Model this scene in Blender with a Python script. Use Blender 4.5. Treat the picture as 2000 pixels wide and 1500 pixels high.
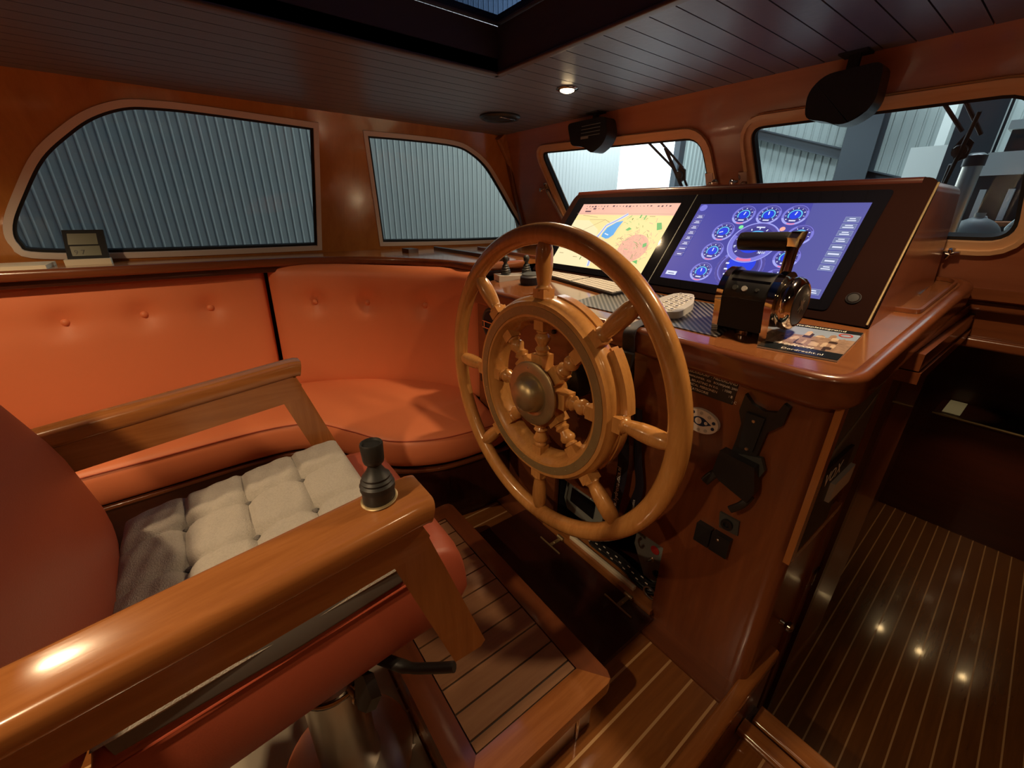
import bpy, bmesh, math, random
from mathutils import Vector, Matrix
random.seed(7)
S = bpy.context.scene
for o in list(bpy.data.objects): bpy.data.objects.remove(o)
COL = S.collection
R = math.radians
# ------------------------------------------------------------------ camera
cd = bpy.data.cameras.new('camera'); cam = bpy.data.objects.new('camera', cd); COL.objects.link(cam)
yaw, pitch, roll = R(52.7), R(22.7), R(.57)
fw = Vector((-math.sin(yaw)*math.cos(pitch), math.cos(yaw)*math.cos(pitch), -math.sin(pitch)))
rt = Vector((math.cos(yaw), math.sin(yaw), 0)); up = rt.cross(fw)
r2 = rt*math.cos(roll)+up*math.sin(roll); u2 = -rt*math.sin(roll)+up*math.cos(roll)
M = Matrix((r2, u2, -fw)).transposed().to_4x4()
cam.matrix_world = M
cd.sensor_fit = 'HORIZONTAL'; cd.sensor_width = 36; cd.lens = 36*800/2000; cd.clip_start = .01; cd.clip_end = 100
S.camera = cam
# ------------------------------------------------------------------ world, exposure, large lights
W = bpy.data.worlds.new('world'); S.world = W; W.use_nodes = True
bg = W.node_tree.nodes['Background']; bg.inputs[0].default_value = (.82, .92, 1, 1); bg.inputs[1].default_value = 3.2
S.view_settings.view_transform = 'Standard'; S.view_settings.look = 'None'
S.view_settings.exposure = 0; S.view_settings.gamma = 1; S.view_settings.use_curve_mapping = False
def area(name, loc, size, power, col, target):
    l = bpy.data.lights.new(name, 'AREA'); l.energy = power; l.color = col; l.shape = 'RECTANGLE'; l.size, l.size_y = size
    o = bpy.data.objects.new(name, l); COL.objects.link(o); o.location = loc
    o.rotation_euler = (Vector(target)-Vector(loc)).to_track_quat('-Z', 'Y').to_euler(); return o
HALL = (.82, .94, 1)
area('hall_fill', (-3.5, 5.2, 2.6), (1.4, 1.0), 170, HALL, (-4.8, 4.9, .2))  # unseen fill added to brighten the hall wall beyond the windows
area('hall_fill', (-1.0, 6.2, 4.6), (2.5, 1.2), 330, HALL, (-2.2, 9, 0.5))
area('hall_fill', (0, 0, 2.6), (2, 2), 60, HALL, (0, 0, 5))  # unseen uplight added to brighten the hall roof above the hatch
area('hall_fill', (-2.6, 1.5, 4.3), (1.5, 1), 18, (.7, .85, 1), (-4.8, 1.8, 2.9))  # unseen light added on the high wall behind the hatch glass
def spot(loc, power, size=150, blend=.6, r=.022, col=(1, .70, .40), tgt=None, kind='SPOT'):
    l = bpy.data.lights.new('cabin_spot', 'SPOT'); l.energy = power; l.color = col
    l.spot_size = R(size); l.spot_blend = blend; l.shadow_soft_size = r
    o = bpy.data.objects.new('cabin_spot', l); COL.objects.link(o); o.location = loc
    if tgt: o.rotation_euler = (Vector(tgt)-Vector(loc)).to_track_quat('-Z', 'Y').to_euler()
    return o
SPOTS = [((-1.158, 1.094), 21), ((-.20, 1.00), 21), ((-.30, -.62), 34), ((-1.36, -.67), 27), ((.32, .25), 2)]  # last one is an unseen spot added to light the side rack
for (x, y), p in SPOTS: spot((x, y, .352), p)

# ------------------------------------------------------------------ materials
MATS = {}
def nt(name):
    m = bpy.data.materials.new(name); m.use_nodes = True; MATS[name] = m
    return m, m.node_tree, m.node_tree.nodes['Principled BSDF']
def simple(name, col, rough=.5, metal=0, coat=0, bump=0, bscale=200, spec=.5, var=.0, vscale=6):
    m, t, b = nt(name)
    b.inputs['Base Color'].default_value = (*col, 1); b.inputs['Roughness'].default_value = rough
    b.inputs['Metallic'].default_value = metal; b.inputs['Coat Weight'].default_value = coat
    b.inputs['Coat Roughness'].default_value = .06; b.inputs['Specular IOR Level'].default_value = spec
    tc = t.nodes.new('ShaderNodeTexCoord')
    if bump:
        n = t.nodes.new('ShaderNodeTexNoise'); n.inputs['Scale'].default_value = bscale; n.inputs['Detail'].default_value = 4
        bp = t.nodes.new('ShaderNodeBump'); bp.inputs['Strength'].default_value = bump; bp.inputs['Distance'].default_value = .002
        t.links.new(tc.outputs['Object'], n.inputs['Vector']); t.links.new(n.outputs['Fac'], bp.inputs['Height']); t.links.new(bp.outputs['Normal'], b.inputs['Normal'])
    if var:
        n = t.nodes.new('ShaderNodeTexNoise'); n.inputs['Scale'].default_value = vscale; n.inputs['Detail'].default_value = 5
        mx = t.nodes.new('ShaderNodeMix'); mx.data_type = 'RGBA'
        mx.inputs['A'].default_value = (*[c*(1-var) for c in col], 1); mx.inputs['B'].default_value = (*[min(1, c*(1+var)) for c in col], 1)
        t.links.new(tc.outputs['Object'], n.inputs['Vector']); t.links.new(n.outputs['Fac'], mx.inputs['Factor']); t.links.new(mx.outputs['Result'], b.inputs['Base Color'])
    return m
def wood(name, light, dark, axis='x', rough=.28, coat=.5, fine=40, stretch=14, orot=0, bump=.04):
    m, t, b = nt(name)
    tc = t.nodes.new('ShaderNodeTexCoord'); mp = t.nodes.new('ShaderNodeMapping')
    sc = [fine]*3; sc['xyz'.index(axis)] = fine/stretch
    mp.inputs['Scale'].default_value = sc; mp.inputs['Rotation'].default_value = (0, 0, orot)
    n = t.nodes.new('ShaderNodeTexNoise'); n.inputs['Scale'].default_value = 1; n.inputs['Detail'].default_value = 6; n.inputs['Roughness'].default_value = .65; n.inputs['Distortion'].default_value = .4
    n2 = t.nodes.new('ShaderNodeTexNoise'); n2.inputs['Scale'].default_value = .12; n2.inputs['Detail'].default_value = 3
    r = t.nodes.new('ShaderNodeValToRGB'); r.color_ramp.elements[0].position = .32; r.color_ramp.elements[1].position = .72
    r.color_ramp.elements[0].color = (*dark, 1); r.color_ramp.elements[1].color = (*light, 1)
    ad = t.nodes.new('ShaderNodeMath'); ad.operation = 'MULTIPLY_ADD'; ad.inputs[1].default_value = .6
    ml = t.nodes.new('ShaderNodeMath'); ml.operation = 'MULTIPLY'; ml.inputs[1].default_value = .4
    L = t.links.new
    L(tc.outputs['Object'], mp.inputs['Vector']); L(mp.outputs['Vector'], n.inputs['Vector']); L(mp.outputs['Vector'], n2.inputs['Vector'])
    L(n2.outputs['Fac'], ml.inputs[0]); L(n.outputs['Fac'], ad.inputs[0]); L(ml.outputs[0], ad.inputs[2]); L(ad.outputs[0], r.inputs['Fac']); L(r.outputs['Color'], b.inputs['Base Color'])
    bp = t.nodes.new('ShaderNodeBump'); bp.inputs['Strength'].default_value = bump; bp.inputs['Distance'].default_value = .001
    L(n.outputs['Fac'], bp.inputs['Height']); L(bp.outputs['Normal'], b.inputs['Normal'])
    b.inputs['Roughness'].default_value = rough; b.inputs['Coat Weight'].default_value = coat; b.inputs['Coat Roughness'].default_value = .08
    return m
def emis(name, col, s=1.0):
    m, t, b = nt(name); b.inputs['Base Color'].default_value = (.01, .01, .01, 1); b.inputs['Roughness'].default_value = .55; b.inputs['Specular IOR Level'].default_value = .15
    b.inputs['Emission Color'].default_value = (*col, 1); b.inputs['Emission Strength'].default_value = s; return m
def glassm(name, tint, rough=0.0, ior=1.45):
    m, t, b = nt(name); t.nodes.remove(b); out = t.nodes['Material Output']
    tr = t.nodes.new('ShaderNodeBsdfTransparent'); tr.inputs[0].default_value = (*tint, 1)
    gl = t.nodes.new('ShaderNodeBsdfGlossy'); gl.inputs['Roughness'].default_value = rough
    fr = t.nodes.new('ShaderNodeFresnel'); fr.inputs['IOR'].default_value = ior
    mx = t.nodes.new('ShaderNodeMixShader')
    ge = t.nodes.new('ShaderNodeNewGeometry'); iv_ = t.nodes.new('ShaderNodeMath'); iv_.operation = 'SUBTRACT'; iv_.inputs[0].default_value = 1
    ml = t.nodes.new('ShaderNodeMath'); ml.operation = 'MULTIPLY'; t.links.new(ge.outputs['Backfacing'], iv_.inputs[1]); t.links.new(iv_.outputs[0], ml.inputs[0]); t.links.new(fr.outputs[0], ml.inputs[1])
    t.links.new(ml.outputs[0], mx.inputs[0]); t.links.new(tr.outputs[0], mx.inputs[1]); t.links.new(gl.outputs[0], mx.inputs[2]); t.links.new(mx.outputs[0], out.inputs[0])
    return m
MAH_L, MAH_D = (.215, .064, .021), (.12, .032, .011)
for a in 'xyz':
    wood('mahogany_'+a, MAH_L, MAH_D, a)
    wood('honey_'+a, (.45, .175, .052), (.26, .088, .022), a, fine=70, coat=.7, rough=.2, bump=.14)
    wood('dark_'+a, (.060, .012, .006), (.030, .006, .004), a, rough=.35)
wood('wall_wood', (.60, .245, .060), (.42, .150, .032), 'z', fine=22, coat=.6, rough=.22)
wood('front_wood', (.42, .150, .078), (.30, .095, .046), 'x', fine=20, coat=.5, rough=.3)
wood('frame_wood', (.76, .46, .25), (.62, .35, .18), 'x', fine=60, coat=.3)
wood('oak', (.66, .33, .10), (.46, .20, .05), 'z', fine=90, stretch=6, coat=.6, rough=.25, bump=.06)
wood('teak_deck', (.36, .185, .085), (.25, .115, .05), 'y', fine=80, coat=.0, rough=.6, bump=.15)
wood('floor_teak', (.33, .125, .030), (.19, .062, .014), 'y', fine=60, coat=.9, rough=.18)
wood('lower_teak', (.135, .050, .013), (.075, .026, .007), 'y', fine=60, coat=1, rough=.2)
simple('holly', (.60, .36, .16), .3, coat=.6)
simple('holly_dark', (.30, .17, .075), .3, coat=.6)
simple('caulk', (.012, .010, .009), .6)
simple('ceiling_paint', (.13, .14, .18), .36, bump=.25, bscale=60)
simple('ceiling_gap', (.008, .008, .014), .7)
simple('coaming', (.060, .052, .072), .45)
simple('leather', (.72, .215, .090), .45, bump=.12, bscale=500, spec=.4, var=.05, vscale=3)
simple('leather_chair', (.36, .078, .040), .42, bump=.15, bscale=450, spec=.5, var=.06, vscale=4)
simple('stitch', (.40, .07, .03), .6)
simple('grey_fabric', (.44, .41, .36), .95, bump=.9, bscale=420, spec=.1, var=.16, vscale=260)
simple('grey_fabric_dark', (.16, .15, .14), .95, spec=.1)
simple('black_plastic', (.012, .012, .013), .38)
simple('black_matt', (.010, .010, .012), .75)
simple('navy_black', (.008, .007, .018), .6)
simple('black_gloss', (.004, .004, .006), .06)
simple('rubber', (.018, .018, .017), .5)
simple('grip', (.010, .010, .011), .32, bump=.3, bscale=600)
simple('chrome', (.62, .58, .54), .08, metal=1)
simple('dark_chrome', (.30, .26, .24), .12, metal=1)
simple('brass', (.42, .32, .17), .40, metal=.75, var=.2, vscale=30)
simple('brass_dark', (.33, .24, .11), .45, metal=.5, var=.2, vscale=40)
simple('steel', (.62, .58, .52), .28, metal=1)
simple('alloy', (.34, .30, .23), .45, metal=.3)
simple('panel_dark', (.012, .004, .003), .8, spec=.03)
simple('window_trim', (.80, .70, .64), .45)
simple('white_plastic', (.78, .76, .72), .4)
simple('cream', (.75, .68, .52), .5)
simple('grey_plastic', (.50, .50, .48), .5)
simple('grey_panel', (.19, .20, .185), .5, var=.1)
simple('grey_dark', (.045, .048, .045), .5)
simple('red_mark', (.45, .03, .02), .5)
simple('lcd', (.20, .21, .15), .25)
simple('lcd_dark', (.05, .055, .045), .3)
simple('plate_black', (.008, .008, .010), .35)
simple('plate_text', (.88, .85, .78), .5)
simple('plate_silver', (.42, .38, .33), .35, metal=.6)
simple('navy', (.006, .03, .11), .4)
simple('key', (.55, .53, .50), .5)
simple('paper', (.70, .68, .64), .5)
simple('cover_dark', (.010, .014, .018), .2)
simple('cover_sky', (.26, .33, .46), .22, var=.2, vscale=30)
simple('cover_town', (.30, .20, .15), .22, var=.5, vscale=130)
simple('cover_town2', (.52, .40, .30), .22, var=.3, vscale=90)
simple('cover_brown', (.05, .03, .025), .25, var=.4, vscale=80)
simple('magazine', (.10, .10, .08), .3, var=.2)
simple('hall_sheet', (.52, .52, .50), .6, var=.05, vscale=2)
simple('hall_pale', (.42, .47, .45), .6, var=.08, vscale=2)
simple('hall_steel', (.035, .045, .055), .5)
simple('hall_floor', (.10, .10, .10), .7)
simple('hall_roof', (.25, .36, .62), .8)
simple('boat_white', (.75, .78, .74), .3)
simple('boat_dark', (.02, .022, .025), .3)
simple('rope', (.40, .14, .05), .8)
glassm('glass_side', (.76, .80, .77)); glassm('glass_front', (.93, .97, .97)); glassm('glass_hatch', (.26, .33, .44)); glassm('clear', (.85, .85, .85))
emis('lamp_glow', (1, .72, .38), 30); emis('under_glow', (1, .66, .28), 14)
# anti slip mat: woven diagonal texture
m, t, b = nt('mat_weave')
tc = t.nodes.new('ShaderNodeTexCoord'); wv = t.nodes.new('ShaderNodeTexWave'); wv.wave_type = 'BANDS'; wv.bands_direction = 'DIAGONAL'; wv.inputs['Scale'].default_value = 38; wv.inputs['Distortion'].default_value = 0
ck = t.nodes.new('ShaderNodeTexChecker'); ck.inputs['Scale'].default_value = 260
mx = t.nodes.new('ShaderNodeMath'); mx.operation = 'MULTIPLY'
rp = t.nodes.new('ShaderNodeValToRGB'); rp.color_ramp.elements[0].color = (.012, .012, .013, 1); rp.color_ramp.elements[1].color = (.16, .155, .15, 1); rp.color_ramp.elements[0].position = .3; rp.color_ramp.elements[1].position = .8
t.links.new(tc.outputs['Object'], wv.inputs['Vector']); t.links.new(wv.outputs['Fac'], rp.inputs['Fac']); t.links.new(rp.outputs['Color'], b.inputs['Base Color'])
b.inputs['Roughness'].default_value = .4
def MT(n): return MATS[n]
# screen colours
SC = {}
def scr(name, col, s=1.0): SC[name] = emis('screen_'+name, col, s); return SC[name]

# ------------------------------------------------------------------ mesh helpers
WORLD = {}
def obj(name, bm, mat, parent=None, origin=(0, 0, 0), smooth=True, label=None, kind=None, bevel=0, seg=2, angle=35):
    me = bpy.data.meshes.new(name)
    if bevel:
        es = [e for e in bm.edges if len(e.link_faces) == 2 and e.calc_face_angle(0) > R(angle)]
        bmesh.ops.bevel(bm, geom=es, offset=bevel, segments=seg, profile=.6, affect='EDGES', clamp_overlap=True)
    og = Vector(WORLD[parent.name]) if parent else Vector(origin)
    bmesh.ops.translate(bm, verts=bm.verts, vec=-og)
    bmesh.ops.recalc_face_normals(bm, faces=bm.faces)
    bm.to_mesh(me); bm.free()
    mats = mat if isinstance(mat, (list, tuple)) else [mat]
    for x in mats: me.materials.append(MATS[x] if isinstance(x, str) else x)
    if smooth:
        me.polygons.foreach_set('use_smooth', [True]*len(me.polygons))
        try: me.set_sharp_from_angle(angle=R(40))
        except Exception: pass
    o = bpy.data.objects.new(name, me); COL.objects.link(o)
    if parent: o.parent = parent
    else: o.location = og
    WORLD[o.name] = og
    if label: o['label'] = label
    if kind: o['kind'] = kind
    return o
def thing(name, label, cat, loc, group=None):
    o = bpy.data.objects.new(name, None); COL.objects.link(o); o.location = loc; o.empty_display_size = .05
    o['label'] = label; o['category'] = cat
    if group: o['group'] = group
    WORLD[o.name] = Vector(loc); return o
def tag(o, label, cat, group=None):
    o['label'] = label; o['category'] = cat
    if group: o['group'] = group
    return o
def box(x0, x1, y0, y1, z0, z1, bm=None):
    bm = bm or bmesh.new()
    v = [bm.verts.new((x, y, z)) for x in (x0, x1) for y in (y0, y1) for z in (z0, z1)]
    for f in ((0, 1, 3, 2), (4, 6, 7, 5), (0, 4, 5, 1), (2, 3, 7, 6), (0, 2, 6, 4), (1, 5, 7, 3)): bm.faces.new([v[i] for i in f])
    return bm
def prism(pts, vec, bm=None):
    """closed polygon pts (3d) extruded along vec"""
    bm = bm or bmesh.new(); vec = Vector(vec)
    a = [bm.verts.new(p) for p in pts]; b = [bm.verts.new(Vector(p)+vec) for p in pts]
    bm.faces.new(a[::-1]); bm.faces.new(b); n = len(a)
    for i in range(n): bm.faces.new((a[i], a[(i+1) % n], b[(i+1) % n], b[i]))
    return bm
def ring_prism(outer, inner, vec, bm=None):
    bm = bm or bmesh.new(); vec = Vector(vec); n = len(outer)
    A = [bm.verts.new(p) for p in outer]; B = [bm.verts.new(p) for p in inner]
    C_ = [bm.verts.new(Vector(p)+vec) for p in outer]; D = [bm.verts.new(Vector(p)+vec) for p in inner]
    for i in range(n):
        j = (i+1) % n
        bm.faces.new((A[i], A[j], B[j], B[i])); bm.faces.new((C_[i], D[i], D[j], C_[j]))
        bm.faces.new((A[i], C_[i], C_[j], A[j])); bm.faces.new((B[i], B[j], D[j], D[i]))
    return bm
def frame_of(d):
    d = Vector(d).normalized(); a = Vector((0, 0, 1)) if abs(d.z) < .9 else Vector((1, 0, 0))
    x = a.cross(d).normalized(); return x, d.cross(x), d
def lathe(p0, d, prof, n=24, bm=None, closed_ends=True):
    """profile [(r, h)] around the axis p0 + h*d"""
    bm = bm or bmesh.new(); p0 = Vector(p0); x, y, z = frame_of(d); rings = []
    for r, h in prof:
        rings.append([bm.verts.new(p0+z*h+(x*math.cos(2*math.pi*i/n)+y*math.sin(2*math.pi*i/n))*max(r, 1e-5)) for i in range(n)])
    for a, b in zip(rings, rings[1:]):
        for i in range(n): bm.faces.new((a[i], a[(i+1) % n], b[(i+1) % n], b[i]))
    if closed_ends:
        for q in (rings[0][::-1], rings[-1]): bm.faces.new(q)
    return bm
def tube(pts, r, n=10, bm=None, closed=False, sq=None):
    bm = bm or bmesh.new(); pts = [Vector(p) for p in pts]; N = len(pts); rings = []; px = None
    rr = r if isinstance(r, (list, tuple)) else [r]*N
    for i, p in enumerate(pts):
        if closed: d = pts[(i+1) % N]-pts[i-1]
        else: d = pts[min(i+1, N-1)]-pts[max(i-1, 0)]
        d.normalize()
        if px is None: x, y, _ = frame_of(d)
        else:
            x = (px-d*px.dot(d)).normalized(); y = d.cross(x)
        px = x
        rings.append([bm.verts.new(p+(x*math.cos(2*math.pi*k/n)+y*math.sin(2*math.pi*k/n))*rr[i]) for k in range(n)])
    for i in range(N if closed else N-1):
        a, b = rings[i], rings[(i+1) % N]
        for k in range(n): bm.faces.new((a[k], a[(k+1) % n], b[(k+1) % n], b[k]))
    if not closed: bm.faces.new(rings[0][::-1]); bm.faces.new(rings[-1])
    return bm
def sweep(path, sect, bm=None, closed=False, upv=(0, 0, 1)):
    """sweep a 2-D section [(side, up)] along a path; side = right-hand of travel"""
    bm = bm or bmesh.new(); P = [Vector(p) for p in path]; N = len(P); rings = []; U = Vector(upv)
    for i, p in enumerate(P):
        if closed: d = P[(i+1) % N]-P[i-1]
        else: d = P[min(i+1, N-1)]-P[max(i-1, 0)]
        d.normalize(); s = d.cross(U).normalized(); u = s.cross(d)
        rings.append([bm.verts.new(p+s*a+u*b) for a, b in sect])
    n = len(sect)
    for i in range(N if closed else N-1):
        a, b = rings[i], rings[(i+1) % N]
        for k in range(n): bm.faces.new((a[k], a[(k+1) % n], b[(k+1) % n], b[k]))
    if not closed: bm.faces.new(rings[0][::-1]); bm.faces.new(rings[-1])
    return bm
def rsect(w, h, r, n=4, x0=0, y0=0):
    """rounded rectangle section centred on x0,y0"""
    out = []
    for cx, cy, a0 in ((w/2-r, h/2-r, 0), (-w/2+r, h/2-r, 90), (-w/2+r, -h/2+r, 180), (w/2-r, -h/2+r, 270)):
        for k in range(n+1):
            a = R(a0+90*k/n); out.append((x0+cx+r*math.cos(a), y0+cy+r*math.sin(a)))
    return out
def catmull(P, n=8, closed=False):
    P = [Vector(p) for p in P]; N = len(P); out = []
    for i in range(N if closed else N-1):
        g = (lambda k: P[k % N]) if closed else (lambda k: P[max(0, min(N-1, k))])
        a, b, c, d = g(i-1), g(i), g(i+1), g(i+2)
        for k in range(n):
            t = k/n; out.append(.5*((2*b)+(c-a)*t+(2*a-5*b+4*c-d)*t*t+(3*b-a-3*c+d)*t**3))
    if not closed: out.append(P[-1])
    return out
def pad(Cf, T, nu, nv, dent=None, p=6, k=2.5, back=.6, bm=None, bias=True, Tb=None):
    """upholstery: centre surface Cf(u,v) u,v in -1..1, thickness T each way, rounded rims; dent(u,v) sinks the front"""
    bm = bm or bmesh.new()
    mp = (lambda s: math.sin(s*math.pi/2)) if bias else (lambda s: s)
    us = [mp(-1+2*i/nu) for i in range(nu+1)]; vs = [mp(-1+2*j/nv) for j in range(nv+1)]
    F = []; Bk = []
    for u in us:
        fr, br = [], []
        for v in vs:
            c = Vector(Cf(u, v)); e = 1e-3
            du = Vector(Cf(min(1, u+e), v))-Vector(Cf(max(-1, u-e), v)); dv = Vector(Cf(u, min(1, v+e)))-Vector(Cf(u, max(-1, v-e)))
            n = du.cross(dv).normalized()
            h = ((1-abs(u)**p)*(1-abs(v)**p))**(1/k)
            d = dent(u, v) if dent else 0
            fr.append(bm.verts.new(c+n*(T*h-d*min(1, h*1.2)))); br.append(bm.verts.new(c-n*(T if Tb is None else Tb)*back*h))
        F.append(fr); Bk.append(br)
    for i in range(nu):
        for j in range(nv):
            bm.faces.new((F[i][j], F[i+1][j], F[i+1][j+1], F[i][j+1])); bm.faces.new((Bk[i][j], Bk[i][j+1], Bk[i+1][j+1], Bk[i+1][j]))
    bmesh.ops.remove_doubles(bm, verts=bm.verts, dist=1e-5)
    return bm
def flat(polys, O, U, V, N, off, bm=None):
    """flat coloured shapes on a surface: polys = [(points, material index)]; each polygon a hair above the last"""
    bm = bm or bmesh.new(); O, U, V, N = map(Vector, (O, U, V, N))
    for i, (pp, mi) in enumerate(polys):
        f = bm.faces.new([bm.verts.new(O+U*a+V*b+N*(off+i*2.0e-5)) for a, b in pp]); f.material_index = mi
    return bm
def circ(cx, cy, r, n=28, a0=0, a1=360, ry=None):
    return [(cx+r*math.cos(R(a0+(a1-a0)*i/n)), cy+(ry or r)*math.sin(R(a0+(a1-a0)*i/n))) for i in range(n if a1-a0 == 360 else n+1)]
def arcband(cx, cy, r0, r1, a0, a1, n=16):
    o = [(cx+r1*math.cos(R(a0+(a1-a0)*i/n)), cy+r1*math.sin(R(a0+(a1-a0)*i/n))) for i in range(n+1)]
    i_ = [(cx+r0*math.cos(R(a0+(a1-a0)*i/n)), cy+r0*math.sin(R(a0+(a1-a0)*i/n))) for i in range(n, -1, -1)]
    return o+i_
def rect(cx, cy, w, h): return [(cx-w/2, cy-h/2), (cx+w/2, cy-h/2), (cx+w/2, cy+h/2), (cx-w/2, cy+h/2)]
def line(a, b, w):
    dx, dy = b[0]-a[0], b[1]-a[1]; l = math.hypot(dx, dy) or 1; nx, ny = -dy/l*w/2, dx/l*w/2
    return [(a[0]+nx, a[1]+ny), (b[0]+nx, b[1]+ny), (b[0]-nx, b[1]-ny), (a[0]-nx, a[1]-ny)]
def text(name, s, O, U, V, size, mat, parent, align='LEFT', depth=.0004, spacing=1.0, shear=0, xs=1.0):
    c = bpy.data.curves.new(name, 'FONT'); c.body = s; c.size = size; c.align_x = align; c.extrude = depth; c.resolution_u = 2
    c.space_character = spacing; c.shear = shear
    o = bpy.data.objects.new('t', c); COL.objects.link(o); dg = bpy.context.evaluated_depsgraph_get(); dg.update()
    me = bpy.data.meshes.new_from_object(o.evaluated_get(dg)); bpy.data.objects.remove(o); bpy.data.curves.remove(c)
    U = Vector(U).normalized(); V = Vector(V).normalized(); N = U.cross(V)
    Mx = Matrix((U*xs, V, N)).transposed().to_4x4(); Mx.translation = Vector(O)
    me.transform(Mx); bm = bmesh.new(); bm.from_mesh(me); bpy.data.meshes.remove(me)
    return obj(name, bm, mat, parent, smooth=False)

# ================================================================== THE ROOM
CZ = .37; FZ = -1.1; LZ = -1.70
XL0, XR = -2.9, .95; YA = -2.4
T20 = math.tan(R(20)); T30 = math.tan(R(30))
lx = lambda z: -2.2+(z+.165)*T20          # left wall plane
fy = lambda z: 1.70-(z+.07)*T30           # front wall plane
def LWp(y, z, out=0): n = Vector((1, 0, -T20)).normalized(); return Vector((lx(z), y, z))+n*out
def FWp(x, z, out=0): n = Vector((0, -1, -T30)).normalized(); return Vector((x, fy(z), z))+n*out
def smoothpoly(pts, fixed, n=5):
    """round the listed points' run with catmull, keep 'fixed' corners sharp"""
    out = []; N = len(pts)
    for i in range(N):
        a, b, c, d = [Vector((*pts[(i+k) % N], 0)) for k in (-1, 0, 1, 2)]
        if i in fixed: a = b
        if (i+1) % N in fixed: d = c
        if i in fixed and (i+1) % N in fixed: out.append((b.x, b.y)); continue
        for k in range(n):
            t = k/n; q = .5*((2*b)+(c-a)*t+(2*a-5*b+4*c-d)*t*t+(3*b-a-3*c+d)*t**3); out.append((q.x, q.y))
    return out
def roundpoly(pts, rad, n=6):
    out = []; N = len(pts)
    for i in range(N):
        a, b, c = [Vector(pts[(i+k) % N]) for k in (-1, 0, 1)]
        r = rad[i] if isinstance(rad, (list, tuple)) else rad
        if r <= 0: out.append(tuple(b)); continue
        d1 = (a-b).normalized(); d2 = (c-b).normalized()
        p, q = b+d1*r, b+d2*r
        for k in range(n+1):
            t = k/n; s = p*(1-t)**2+b*2*t*(1-t)+q*t*t; out.append(tuple(s))
    return out
def offset(pts, d):
    out = []; N = len(pts); ar = sum(pts[i][0]*pts[(i+1) % N][1]-pts[(i+1) % N][0]*pts[i][1] for i in range(N)); s = 1 if ar > 0 else -1
    for i in range(N):
        a, b, c = Vector(pts[i-1]), Vector(pts[i]), Vector(pts[(i+1) % N])
        e1 = b-a; e2 = c-b
        if e1.length < 1e-7: e1 = e2
        if e2.length < 1e-7: e2 = e1
        e1.normalize(); e2.normalize(); n1 = Vector((e1.y, -e1.x))*s; n2 = Vector((e2.y, -e2.x))*s; m_ = (n1+n2)
        m_ = m_/max(m_.length**2/2, .6); out.append(tuple(b+m_*d))
    return out
# left wall with two window holes : built as bmesh planar fill
def wall_with_holes(name, outer, holes, to3, thick, mat, kind='structure'):
    bm = bmesh.new(); loops = []
    for P in [outer]+holes:
        vs = [bm.verts.new((a, b, 0)) for a, b in P]; es = [bm.edges.new((vs[i], vs[(i+1) % len(vs)])) for i in range(len(vs))]; loops.append((vs, es))
    bmesh.ops.triangle_fill(bm, use_beauty=True, use_dissolve=False, edges=[e for l in loops for e in l[1]], normal=(0, 0, 1))
    faces = list(bm.faces)
    # remove faces inside holes
    def inside(p, P):
        c = False; n = len(P); j = n-1
        for i in range(n):
            if ((P[i][1] > p.y) != (P[j][1] > p.y)) and (p.x < (P[j][0]-P[i][0])*(p.y-P[i][1])/(P[j][1]-P[i][1]+1e-12)+P[i][0]): c = not c
            j = i
        return c
    for f in faces:
        c = f.calc_center_median()
        if any(inside(c, h) for h in holes): bm.faces.remove(f)
    r = bmesh.ops.extrude_face_region(bm, geom=list(bm.faces))
    nv = set(v for v in r['geom'] if isinstance(v, bmesh.types.BMVert))
    for v in bm.verts:
        a, b = v.co.x, v.co.y
        v.co = to3(a, b, -thick if v in nv else 0)
    return obj(name, bm, mat, kind=kind, smooth=False)
W1g = smoothpoly([(.50, -.154), (.52, .309), (.16, .317), (.019, .315), (-.062, .305), (-.146, .271), (-.223, .218), (-.306, .145), (-.384, .04), (-.443, -.054), (-.452, -.115), (-.408, -.145), (-.107, -.155)], {0, 1})
W2g = smoothpoly([(.741, .304), (.82, -.148), (1.287, -.156), (1.72, -.154), (1.738, -.104), (1.613, .015), (1.488, .134), (1.38, .227), (1.273, .282), (1.165, .306), (.936, .308)], {0, 1, 3})
leftwall = wall_with_holes('wall_left', [(YA, -.23), (fy(-.23), -.23), (fy(CZ+.02), CZ+.02), (YA, CZ+.02)], [offset(W1g, .006), offset(W2g, .006)], LWp, .05, 'wall_wood')
W3g = roundpoly([(-1.76, .277), (-.918, .25), (-.895, .03), (-1.70, -.085)], [.05, .06, .05, .05])
W4g = roundpoly([(-.755, .257), (-.15, .25), (-.105, -.06), (-.72, -.06)], [.045, .06, .06, .05])
frontwall = wall_with_holes('wall_front', [(-2.26, -.24), (XR, -.24), (XR, CZ+.02), (-2.02, CZ+.02)], [offset(W3g, .02), offset(W4g, .02)], FWp, .05, 'front_wood')
# window frames and panes
def window(n, g, to3, wid, trim, gl, depth, matkey, ins):
    w = obj('window_%d' % n, ring_prism([to3(a, b, .004) for a, b in offset(g, wid)], [to3(a, b, .004) for a, b in g], to3(0, 0, -depth)-to3(0, 0, 0)), trim, kind='structure', bevel=.0015, seg=1)
    obj('seal', ring_prism([to3(a, b, -.004) for a, b in offset(g, .001)], [to3(a, b, -.004) for a, b in offset(g, -.009)], to3(0, 0, -depth*.5)-to3(0, 0, 0)), 'black_matt', w)
    obj('pane', prism([to3(a, b, -.018) for a, b in offset(g, -.001)], to3(0, 0, -.004)-to3(0, 0, 0)), gl, w, smooth=False)
    return w
w1 = window(1, W1g, LWp, .020, 'window_trim', 'glass_side', .03, None, 0)
w2 = window(2, W2g, LWp, .018, 'window_trim', 'glass_side', .03, None, 0)
w3 = window(3, W3g, FWp, .030, 'frame_wood', 'glass_front', .04, None, 0)
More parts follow.
